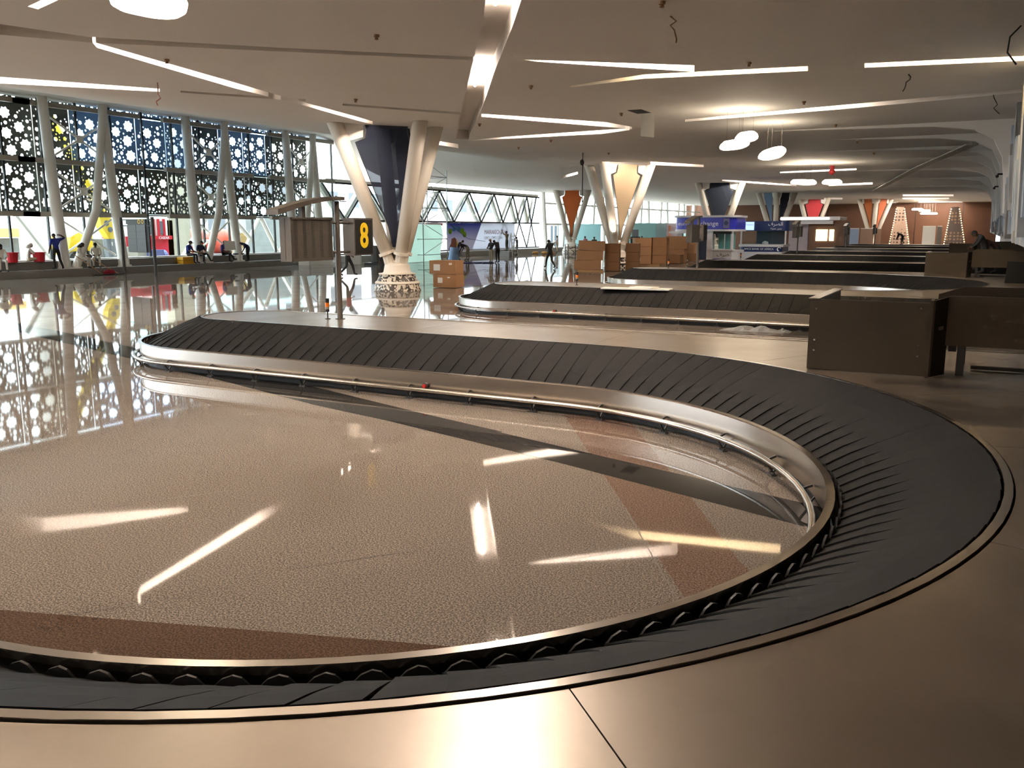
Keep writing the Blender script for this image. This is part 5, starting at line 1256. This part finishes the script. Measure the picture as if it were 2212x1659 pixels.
ebox('truck_body', 275, 372, 510, 553, 2.4, M_ERED, t); ebox('cab', 322, 364, 473, 510, 2.2, M_WHITE, t); lt = ebox('red_band', 300, 372, 509, 518, .08, M_ERED, t, EX + .1)
for u in (332, 342, 354): ebox('cab_frame', u, u + 2, 473, 510, .06, M_ERED, t, EX + .08)
ebox('cab_window', 324, 331, 478, 506, .05, M_EGREY, t, EX + .06); ebox('cab_window', 345, 353, 478, 506, .05, M_EGREY, t, EX + .06)
lettering('CASEAR', .24, Matrix.Translation((EX + .12, ex(352, 514).y, ex(352, 514).z)) @ FACE_PX, M_TXTW, lt)
ebox('generator', 298, 316, 533, 553, 1.2, M_RAIL, None, -47.6)
o = bpy.data.objects['generator']; tag(o, 'pale grey generator set before the red truck', 'generator')
b = MB(); a = ex(322, 553, -47.4); b.b2((-48.2, a.y, 0), (-47.4, a.y + 1.2, 1.1)); b.cyl((-47.8, a.y + 1.2, .6), (-47.8, a.y + 1.5, .6), .5, n=16); tag(b.build('blue_compressor', pbr('compressor_blue', (96, 100, 150), .5)), 'grey and blue compressor right of the generator', 'compressor')
t = thing('concrete_pillar', 'raw concrete pillar with timber formwork outside the glass', 'pillar', ex(382, 553)); ebox('pillar', 370, 392, 200, 556, .8, pbr('raw_concrete', (190, 184, 164), .9, var=.1), t); ebox('formwork', 366, 372, 476, 556, .5, pbr('formwork_timber', (222, 206, 150), .8), t)
t = thing('orange_tank', 'orange cylindrical tank with a white band outside the glass', 'tank', ex(455, 545))
for u0, u1, r0 in ((432, 460, 1.05), (478, 530, 1.0)): a, c = ex(u0, 525), ex(u1, 525); b = MB(); b.lathe([(0, 0), (r0 * .7, .02), (r0, .35), (r0, (c.y - a.y) - .35), (r0 * .7, (c.y - a.y) - .02), (0, c.y - a.y)], (0, 0, 0), 18); me = b.mesh('shell', M_EORG, 'all'); me.transform(Matrix.Translation((EX - 1, a.y, 1.45)) @ Matrix.Rotation(-pi / 2, 4, 'X')); put('shell', me, t)
ebox('white_band', 437, 452, 517, 524, .1, M_PAPER, t, EX + .1); ebox('tank_saddle', 445, 520, 546, 556, 1.4, M_EGREY, t)
ebox('timber_board', 505, 533, 503, 540, .2, pbr('site_timber', (178, 150, 96), .8), None, -48.0); tag(bpy.data.objects['timber_board'], 'tan timber sheet leaning behind the orange tank', 'board')
# dim plant room wall and steel struts right of the tank
ebox('plant_wall', 535, 690, 470, 556, 1, pbr('site_grey_wall', (128, 134, 132), .8, var=.2, vscale=1.5), None, -53.0); tag(bpy.data.objects['plant_wall'], 'grey plant wall outside the right end of the glass', 'wall')
for k, (p, q) in enumerate((((560, 470), (522, 556)), ((564, 470), (605, 556)), ((30, 460), (105, 556)), ((640, 470), (600, 556)), ((500, 466), (545, 520)), ((445, 470), (395, 556)))):
    A_, B_ = ex(*p, -46.2), ex(*q, -46.2); B_ = A_ + (B_ - A_) * ((A_.z + .05) / (A_.z - B_.z)) if q[1] > 540 else B_; b = MB(); b.cyl(A_, B_, .16, n=8); tag(b.build('outer_strut', M_WHITE, None, True), ('white strut leaning left under the screen middle', 'white strut leaning right under the screen middle', 'white strut behind the seated worker in the white cap', 'white strut behind the 8 sign cabinet', 'short white strut above the orange tank', 'white strut beside the concrete pillar')[k], 'strut', 'white struts outside the glass')
ebox('orange_tarpaulin', -10, 42, 493, 513, .6, pbr('tarp_orange', (236, 190, 110), .7), None, -52.0); tag(bpy.data.objects['orange_tarpaulin'], 'orange tarpaulin covered stack at the far left outside', 'tarpaulin')
ebox('grey_stack', -10, 40, 514, 535, .8, M_EGREY, None, -52.5); tag(bpy.data.objects['grey_stack'], 'grey pallet stack below the orange tarpaulin', 'stack')
b = MB(); c = ex(78, 540, -50); b.cyl((-50, c.y, 0), (-50, c.y, 12), .8, n=16); tag(b.build('round_pillar', M_WHITE, None, True), 'round white pillar outside at the far left', 'pillar')
# pale buildings across the apron
def far_block(x, y0, y1, h, m, label, nw):
    t = thing('apron_building', label, 'building', (x, (y0 + y1) / 2, 0)); b = MB(); b.b2((x - 8, y0, 0), (x, y1, h)); b.build('wall', m, t)
    for k in range(nw):
        for r_ in range(2):
            yy = y0 + (k + .5) * (y1 - y0) / nw; b = MB(); b.b2((x, yy - 1.1, 1.5 + r_ * 4), (x + .05, yy + 1.1, 3.6 + r_ * 4)); b.build('window', M_EGREY, t)
far_block(-80, 62, 108, 7.5, pbr('pale_block', (208, 204, 196), .8), 'long pale building across the apron', 10)
far_block(-84, 116, 150, 5, pbr('mauve_block', (196, 178, 176), .8), 'mauve building beyond the far glazing', 7)
far_block(-66, 57, 74, 8.2, pbr('teal_block', (188, 212, 210), .8), 'grey-green building behind the splayed column', 5)
# ================================================================== people
def tone(name, rgb): return MATS.get(name) or pbr(name, rgb, .8)
SKIN = tone('skin_brown', (120, 84, 62)); SKIN2 = tone('skin_dark', (84, 58, 44)); HAIR = tone('hair_black', (24, 20, 18)); SHOE = tone('shoe_dark', (30, 28, 26))
# default standing pose; +y is where the person faces, x is sideways
STAND = dict(pelvis=(0, 0, .96), spine=(0, .01, 1.14), chest=(0, .0, 1.34), neck=(0, .02, 1.50), head=(0, .05, 1.64),
             shl=(-.19, 0, 1.43), ell=(-.25, -.02, 1.15), wrl=(-.25, .06, .91), hal=(-.25, .10, .83), shr=(.19, 0, 1.43), elr=(.25, -.02, 1.15), wrr=(.25, .06, .91), har=(.25, .10, .83),
             hil=(-.095, 0, .92), knl=(-.11, .02, .50), anl=(-.11, -.02, .09), tol=(-.13, .16, .04), hir=(.095, 0, .92), knr=(.11, .02, .50), anr=(.11, -.02, .09), tor=(.13, .16, .04))
RADII = dict(pelvis=.150, spine=.135, chest=.165, neck=.062, shl=.082, shr=.082, ell=.052, elr=.052, wrl=.036, wrr=.036, hal=.038, har=.038, hil=.105, hir=.105, knl=.070, knr=.070, anl=.047, anr=.047, tol=.04, tor=.04)
BONES = [('pelvis', 'spine'), ('spine', 'chest'), ('chest', 'neck'), ('chest', 'shl'), ('shl', 'ell'), ('ell', 'wrl'), ('wrl', 'hal'), ('chest', 'shr'), ('shr', 'elr'), ('elr', 'wrr'), ('wrr', 'har'),
         ('pelvis', 'hil'), ('hil', 'knl'), ('knl', 'anl'), ('anl', 'tol'), ('pelvis', 'hir'), ('hir', 'knr'), ('knr', 'anr'), ('anr', 'tor')]
ZONE = {('pelvis', 'spine'): 0, ('spine', 'chest'): 0, ('chest', 'neck'): 0, ('chest', 'shl'): 0, ('chest', 'shr'): 0, ('shl', 'ell'): 0, ('shr', 'elr'): 0, ('ell', 'wrl'): 3, ('elr', 'wrr'): 3, ('wrl', 'hal'): 2, ('wrr', 'har'): 2, ('anl', 'tol'): 4, ('anr', 'tor'): 4}
def pose(**k): d = dict(STAND); d.update(k); return d
P_STAND = pose()
P_WALK = pose(knl=(-.1, .22, .52), anl=(-.1, .30, .12), tol=(-.1, .47, .10), knr=(.1, -.02, .5), anr=(.1, -.36, .16), tor=(.1, -.22, .05), elr=(.27, .05, 1.17), wrr=(.22, .26, 1.02), har=(.2, .32, .98), ell=(-.26, -.12, 1.16), wrl=(-.24, -.1, .92), hal=(-.24, -.07, .85), head=(0, .10, 1.62), neck=(0, .06, 1.49))
P_PHONE = pose(**{k: P_WALK[k] for k in ('knl', 'anl', 'tol', 'knr', 'anr', 'tor')}, elr=(.26, .22, 1.22), wrr=(.12, .2, 1.5), har=(.09, .14, 1.6), ell=(-.24, .1, 1.16), wrl=(-.12, .26, 1.2), hal=(-.08, .3, 1.22), head=(0, .14, 1.58), neck=(0, .08, 1.47), chest=(0, .04, 1.33))
P_SCRATCH = pose(elr=(.50, .02, 1.52), wrr=(.26, -.04, 1.66), har=(.14, -.06, 1.66), wrl=(-.27, .1, .92), hal=(-.27, .14, .84), head=(0, .1, 1.63), knr=(.16, .02, .5), anr=(.26, -.06, .09), tor=(.3, .1, .04))
P_SIT = pose(pelvis=(0, -.05, .12), spine=(0, -.02, .30), chest=(0, .04, .52), neck=(0, .10, .67), head=(0, .16, .80), shl=(-.19, .05, .60), ell=(-.25, .16, .34), wrl=(-.16, .38, .26), hal=(-.12, .46, .25), shr=(.19, .05, .60), elr=(.25, .16, .34), wrr=(.16, .38, .26), har=(.12, .46, .25),
             hil=(-.1, .02, .10), knl=(-.15, .44, .10), anl=(-.15, .46, -.34), tol=(-.16, .63, -.39), hir=(.1, .02, .10), knr=(.15, .44, .10), anr=(.15, .42, -.34), tor=(.16, .59, -.39))
P_SITLEG = dict(P_SIT, knl=(-.15, .42, .16), anl=(-.15, .72, -.28), tol=(-.16, .86, -.22), shr=(.19, .0, .6), elr=(.26, .02, .33), wrr=(.22, .28, .22), har=(.2, .36, .2))
P_SITLOW = pose(pelvis=(0, 0, .14), spine=(0, .02, .32), chest=(0, .06, .54), neck=(0, .12, .69), head=(0, .19, .81), shl=(-.19, .08, .62), ell=(-.25, .26, .42), wrl=(-.16, .46, .30), hal=(-.12, .54, .26), shr=(.19, .08, .62), elr=(.25, .26, .42), wrr=(.16, .46, .30), har=(.12, .54, .26),
                hil=(-.1, .06, .12), knl=(-.26, .42, .16), anl=(-.06, .62, .07), tol=(-.02, .78, .05), hir=(.1, .06, .12), knr=(.26, .42, .2), anr=(.1, .56, .07), tor=(.1, .72, .05))
P_BEND = pose(pelvis=(0, -.10, .90), spine=(0, .06, 1.02), chest=(0, .26, 1.12), neck=(0, .42, 1.16), head=(0, .55, 1.16), shl=(-.19, .32, 1.12), ell=(-.22, .38, .84), wrl=(-.16, .50, .62), hal=(-.14, .54, .54), shr=(.19, .32, 1.12), elr=(.22, .38, .84), wrr=(.16, .50, .62), har=(.14, .54, .54), hil=(-.095, -.08, .87), hir=(.095, -.08, .87), knl=(-.11, .02, .48), knr=(.11, -.06, .48), anr=(.11, -.12, .09), tor=(.13, .06, .04))
P_REACH = pose(ell=(-.3, .2, 1.55), wrl=(-.26, .32, 1.78), hal=(-.24, .34, 1.86), elr=(.28, .2, 1.3), wrr=(.22, .38, 1.42), har=(.2, .44, 1.46))
P_LEANB = pose(pelvis=(0, -.06, .94), spine=(0, .02, 1.10), chest=(0, .12, 1.28), neck=(0, .24, 1.40), head=(0, .36, 1.47), shl=(-.19, .14, 1.36), shr=(.19, .14, 1.36), ell=(-.24, .26, 1.12), wrl=(-.18, .42, .98), hal=(-.16, .48, .94), elr=(.24, .26, 1.12), wrr=(.18, .42, .98), har=(.16, .48, .94))
P_HANDS = pose(elr=(.26, .08, 1.16), wrr=(.14, .28, 1.08), har=(.08, .34, 1.08), ell=(-.26, .08, 1.16), wrl=(-.14, .28, 1.08), hal=(-.08, .34, 1.08))
def body_mesh(ps, mats):
    names = list(RADII); idx = {n: i for i, n in enumerate(names)}
    me = bpy.data.meshes.new('body'); me.from_pydata([ps[n] for n in names], [(idx[a], idx[b]) for a, b in BONES], [])
    o = bpy.data.objects.new('body', me); COL.objects.link(o)
    sk = o.modifiers.new('skin', 'SKIN'); sk.use_smooth_shade = True
    lay = me.skin_vertices[0].data
    for n, i in idx.items(): lay[i].radius = (RADII[n], RADII[n] * (.72 if n in ('chest', 'spine', 'pelvis') else 1)); lay[i].use_root = n == 'pelvis'
    ss = o.modifiers.new('sub', 'SUBSURF'); ss.levels = 1; ss.render_levels = 1
    dg = bpy.context.evaluated_depsgraph_get(); out = bpy.data.meshes.new_from_object(o.evaluated_get(dg)); bpy.data.objects.remove(o)
    vs = [v.co.copy() for v in out.vertices]; fs = [tuple(p.vertices) for p in out.polygons]
    mb = MB(); seg = [(Vector(ps[a]), Vector(ps[b]), ZONE.get((a, b), 1)) for a, b in BONES]
    for f in fs:
        c = sum((vs[i] for i in f), Vector()) / len(f); best = (9, 0)
        for p, q, z in seg:
            d = q - p; t = max(0, min(1, (c - p).dot(d) / d.length_squared)); l = (c - (p + d * t)).length
            if l < best[0]: best = (l, z)
        mb.mi.append(best[1]); mb.f.append(f)
    mb.v = [tuple(v) for v in vs]
    for s in ('l', 'r'):                                    # five fingers rooted in each hand
        w, h = Vector(ps['wr' + s]), Vector(ps['ha' + s]); d = (h - w).normalized(); side = d.cross(Vector((1, 0, 0)) if abs(d.x) < .8 else Vector((0, 1, 0))).normalized(); palm = d.cross(side)
        mb.m = 2
        for k, l in enumerate((.062, .075, .078, .068)):
            p = h + d * .01 + side * (k - 1.5) * .019; m = p + d * l * .55 + palm * .004; e = m + (d * .7 + palm * .7) * l * .5; mb.tube([p, m, e], [.0095, .009, .007], 5)
        sg = 1 if s == 'l' else -1; p = h - d * .02 + side * .03 * sg; mb.tube([p, p + (d * .5 + side * sg * .8) * .035, p + (d * .9 + side * sg * .6) * .06], [.011, .010, .008], 5)
    n, hd = Vector(ps['neck']), Vector(ps['head']); up = (hd - n).normalized(); fw = Vector((0, 1, 0)); fw = (fw - up * up.dot(fw) * .6).normalized(); rt = fw.cross(up).normalized(); fw = up.cross(rt)
    B = Matrix((rt, fw, up)).transposed()
    def hp(x, y, z): return hd + B @ Vector((x, y, z))
    mb.m = 2; k0 = len(mb.v); mb.tube([n - up * .02, hd - up * .02], [.055, .05], 8)
    k0 = len(mb.v); mb.ball((0, 0, 0), 1, 12, (.078, .098, .122))
    for i in range(k0, len(mb.v)):
        x, y, z = mb.v[i]
        if z < -.02: x *= 1 - .25 * (-z / .12); y = y * (1 - .1 * (-z / .12)) + .008
        mb.v[i] = tuple(hp(x, y, z))
    mb.tube([hp(0, .092, .03), hp(0, .118, -.015), hp(0, .09, -.03)], [.008, .014, .01], 5)              # nose
    for sg in (-1, 1): mb.tube([hp(sg * .076, -.005, .02), hp(sg * .088, -.015, .0), hp(sg * .078, -.005, -.03)], [.008, .014, .008], 5)   # ears
    mb.m = 4
    for sg in (-1, 1): mb.ball(hp(sg * .03, .088, .012), .009, 6)
    mb.bar(hp(-.022, .088, -.058), hp(.022, .088, -.058), .012, .006)
    return mb.mesh('body', mats, 'all'), hp
NP = 0
def person(label, ps, loc, face, shirt, trousers, skin=SKIN, sleeves=False, head='hair', hatm=None, sc=1.0, shoes=SHOE):
    """face: direction the person faces, in degrees from +x"""
    t = thing('person', label, 'person', loc, radians(face - 90), 'people in the hall')
    me, hp = body_mesh(ps, [shirt, trousers, skin, shirt if sleeves else skin, shoes])
    t.scale = (sc, sc, sc); t.matrix_basis = Matrix.Translation(Vector(loc)) @ Matrix.Rotation(radians(face - 90), 4, 'Z') @ Matrix.Scale(sc, 4)
    put('body', me, t, None, True)
    b = MB(); b.ball((0, 0, 0), 1, 12, (.086, .106, .126)); cut = []
    def dome(zmin, ymax, grow=1.0):
        q = MB(); n = 14
        rows = [(.0, 1), (.45, .9), (.75, .68), (.95, .35), (1.0, .02)]
        vs = []
        for r_, z in [(1, -.25), (1.03, .1), (.95, .4), (.72, .75), (.35, .96), (.02, 1.02)]:
            for k in range(n):
                a = 2 * pi * k / n; y = sin(a); zz = z
                if z < .3 and y > .35: zz = .42
                vs.append(tuple(hp(.086 * grow * r_ * cos(a), .104 * grow * r_ * y, .124 * zz * grow)))
        q.add(vs, [(i * n + k, i * n + (k + 1) % n, (i + 1) * n + (k + 1) % n, (i + 1) * n + k) for i in range(5) for k in range(n)] + [tuple(range(5 * n, 6 * n))]); return q
    if head == 'scarf':
        q = dome(0, 0, 1.12); q.tube([hp(0, -.03, -.02), hp(0, -.06, -.1), hp(0, -.07, -.19)], [.10, .11, .13], 10)
        put('head_scarf', q.mesh('head_scarf', hatm or HAIR, 'all'), t, None, True)
    else:
        put('hair', dome(0, 0).mesh('hair', HAIR, 'all'), t, None, True)
        if head in ('cap', 'helmet'):
            q = dome(0, 0, 1.1)
            q.prism([(-.07, .08), (.07, .08), (.055, .18), (-.055, .18)], .045, .06, lambda x, y, z: tuple(hp(x, y, z)))
            put(head, q.mesh(head, hatm or HAIR, 'all'), t, None, True)
    return t
BLUE = tone('work_blue', (32, 48, 132)); NAVYT = tone('navy_cloth', (34, 36, 52)); BLK = tone('black_cloth', (30, 29, 30)); WHT = tone('white_overall', (206, 200, 188)); BEI = tone('beige_cloth', (178, 160, 134)); KHA = tone('khaki_cloth', (128, 116, 96)); REDC = tone('red_cloth', (186, 28, 48)); GRY = tone('grey_cloth', (112, 112, 114)); PINK = tone('pink_cloth', (176, 96, 110)); DGR = tone('charcoal_cloth', (56, 54, 56)); JEAN = tone('jeans_cloth', (70, 84, 128))
def seat(u, v): return on_z(u, v, .79)
# along the bench
p = on_x(6, 566, -42.0); person('person in white overalls and dark scarf, seated at the left edge', P_SIT, (-42.15, p.y, .79), -20, WHT, WHT, SKIN2, True, 'scarf', HAIR)
p = on_x(66, 568, -42.3); person('person in a white cap and shirt, sitting on the bench before the white strut', P_SITLOW, (-42.5, p.y, .79), 78, WHT, BEI, SKIN, False, 'scarf', WHT)
p = on_x(124, 578, -41.85); person('person in a blue shirt, standing on the step with a hand behind the head', P_SCRATCH, (-41.85, p.y, .38), 172, BLUE, BLK, SKIN2, False, 'hair', None, 1.05)
p = on_x(172, 567, -42.1); person('person in white overalls and dark scarf, seated sideways before the yellow loader', P_SIT, (-42.2, p.y + .1, .79), 38, WHT, WHT, SKIN2, True, 'scarf', HAIR)
p = on_x(211, 565, -42.1); person('person in white overalls and a dark cap, seated facing the hall', P_SIT, (-42.2, p.y, .79), -35, WHT, WHT, SKIN2, True, 'cap', HAIR)
p = on_x(408, 560, -42.0); person('person in a blue shirt and dark cap, sitting above the yellow crate', P_SIT, (-42.0, p.y, .82), 20, BLUE, NAVYT, SKIN, False, 'cap', HAIR)
p = on_x(436, 560, -42.0); person('person in a dark blue shirt, sitting right of the one on the crate', P_SITLEG, (-42.1, p.y, .80), 0, tone('dusk_blue', (32, 38, 70)), BLK, SKIN, False)
p = on_x(486, 555, -42.0); person('person in a blue shirt and cap, reading with legs stretched', P_SITLEG, (-42.2, p.y, .80), 42, tone('violet_blue', (44, 40, 110)), BLK, SKIN2, False, 'cap', HAIR)
q = on_x(499, 540, -41.6); b = MB(); b.add([(-41.75, q.y - .35, 1.10), (-41.55, q.y + .35, 1.14), (-41.6, q.y + .35, 1.68), (-41.8, q.y - .35, 1.72), (-41.76, q.y - .35, 1.10), (-41.56, q.y + .35, 1.14), (-41.61, q.y + .35, 1.68), (-41.81, q.y - .35, 1.72)], [(0, 1, 2, 3), (7, 6, 5, 4), (0, 4, 5, 1), (2, 6, 7, 3), (1, 5, 6, 2), (0, 3, 7, 4)]); tag(b.build('newspaper', M_PAPER), 'open white sheet held by the reading man on the bench', 'newspaper')
p = on_x(535, 561, -41.95); person('person in a dark blue shirt, bending over at the bench', P_BEND, (-41.95, p.y, .38), 262, tone('ink_blue', (34, 36, 82)), BLK, SKIN2, False)
b = MB(); p = on_x(518, 553, -42.2); b.ball((-42.3, p.y, .86), .28, 10, (1, 1.6, .35)); tag(b.build('dark_bag', M_BLACK), 'dark bag on the bench before the bending man', 'bag')
# on the hall floor
def stand(u, v, label, ps, face, *a, **k): q = on_z(u, v, 0); return person(label, ps, (q.x, q.y, 0), face, *a, **k)
stand(752, 597, 'person in a red jacket behind the 8 sign pole', P_WALK, 20, REDC, BLK, SKIN2, True, 'cap', HAIR, 1.06)
stand(828, 605, 'person in dark clothes hidden behind the splayed column', P_STAND, 200, BLK, BLK, SKIN2, True)
stand(1188, 580, 'person in black walking with head down and a hand raised', P_PHONE, 150, BLK, BLK, SKIN2, True, 'hair', None, 1.05)
stand(990, 562, 'person in jeans bending over a roll before the balloon banner', P_LEANB, 20, BLK, JEAN, SKIN, True)
stand(1009, 562, 'person in a dark jacket and khaki trousers leaning to the left', P_BEND, 190, tone('maroon_jacket', (52, 32, 40)), KHA, SKIN, True, 'hair', None, 1.08)
stand(1061, 568, 'person in a dark jacket, beige trousers and pale cap', P_HANDS, 250, DGR, BEI, SKIN, True, 'cap', BEI, .98)
stand(1075, 568, 'person in grey and black standing close to the one in the pale cap', P_LEANB, 160, DGR, BLK, SKIN2, True, 'hair', None, 1.05)
q = on_z(1095, 553, 0); person('person in khaki reaching up before the MARRAKECH lettering', P_REACH, (q.x, q.y, .42), 175, KHA, tone('olive_trousers', (66, 66, 52)), SKIN, True, 'cap', DGR, 1.05)
b = MB(); b.b2((q.x - .5, q.y - .5, 0), (q.x + .5, q.y + .5, .38)); b.b2((q.x - .55, q.y - .55, .38), (q.x + .55, q.y + .55, .42)); tag(b.build('low_platform', M_CONC), 'low platform under the man reaching up', 'platform')
stand(1117, 553, 'person in dark overalls right of the step ladder', P_STAND, 200, DGR, BLK, SKIN2, True)
stand(1193, 547, 'person in white crouching over by the site cabin door', P_BEND, 60, WHT, WHT, SKIN, True, 'scarf', WHT)
stand(1204, 545, 'person in a pale pink top beside the site cabin door', P_HANDS, 200, tone('pale_pink', (196, 172, 168)), BEI, SKIN, True)
stand(1264, 549, 'person in a pink shirt left of the one in black behind the boxes', P_STAND, 250, PINK, BEI, SKIN, True)
stand(1283, 553, 'person in black with a badge behind the leaning box stack', P_HANDS, 290, BLK, BLK, SKIN, True)
stand(1386, 548, 'person in red and navy behind the labelled box stack', P_STAND, 270, REDC, NAVYT, SKIN2, False, 'hair')
for k, (u, lab) in enumerate(((1412, 'leftmost of the dark heads behind the tall boxes'), (1420, 'second of the dark heads behind the tall boxes'), (1428, 'third of the dark heads behind the tall boxes'), (1434, 'rightmost of the dark heads behind the tall boxes'))):
    q = on_z(u, 551, 0); person('person in dark clothes, ' + lab, P_STAND, (q.x, q.y, 0), 260 + 20 * k, DGR if k % 2 else BLK, BLK, SKIN2, True, 'hair', None, .92)
# far right
q = on_y(2128, 520, 36.6); q.z = .79; person('person in dark clothes leaning by the second feed conveyor', P_LEANB, (q.x, q.y, .79), 190, BLK, BLK, SKIN2, True, 'hair', None, 1.0)
q = on_y(2153, 520, 36.9); person('person in dark maroon and a grey cap by the second feed conveyor', P_BEND, (q.x, q.y, .79), 200, tone('dark_maroon', (60, 34, 32)), BLK, SKIN2, True, 'cap', GRY, 1.05)
q = on_y(1948, 519, 104.0); q.z = .79; person('person in black bending over the distant belts', P_BEND, (q.x, q.y, .79), 170, BLK, BLK, SKIN2, True, 'hair', None, 1.05)
q = on_z(1806, 530, 0); person('person in a hi-vis yellow vest bending by the brown kiosk', P_LEANB, (q.x, q.y, 0), 20, tone('hi_vis_yellow', (200, 220, 70)), BLK, SKIN2, False, 'hair')
# rolled blue cloth held by the bending pair, offcuts on the floor
q = on_z(984, 562, 0); b = MB(); b.tube([(q.x, q.y - .3, 0), (q.x + .05, q.y - .2, 1.0)], [.45, .36], 12); tag(b.build('blue_roll', tone('pale_blue_roll', (120, 146, 178)), None, True), 'pale blue roll standing before the balloon banner', 'roll')
for k in range(6):
    q = on_z(1000 + k * 10.5, 568.2, 0); b = MB(); b.box((q.x, q.y, .03), (.5, .9, .06), .3 + k * .2); tag(b.build('floor_offcut', tone('offcut_navy', (46, 52, 92))), 'dark blue offcut lying on the floor before the standing pair', 'offcut', 'dark offcuts on the far floor')
b = MB(); q = on_z(2190, 612, .79); b.add([(q.x - .25, q.y, .79), (q.x + .8, q.y + .3, .79), (q.x + .8, q.y + .3, 1.4), (q.x - .22, q.y + .02, 1.45), (q.x - .25, q.y + .05, .79), (q.x + .8, q.y + .35, .79), (q.x + .8, q.y + .35, 1.4), (q.x - .22, q.y + .07, 1.45)], [(0, 1, 2, 3), (7, 6, 5, 4), (0, 4, 5, 1), (2, 6, 7, 3), (1, 5, 6, 2), (0, 3, 7, 4)]); tag(b.build('dark_chute_panel', M_BLACK), 'dark slanting panel at the right edge by the second conveyor', 'panel')
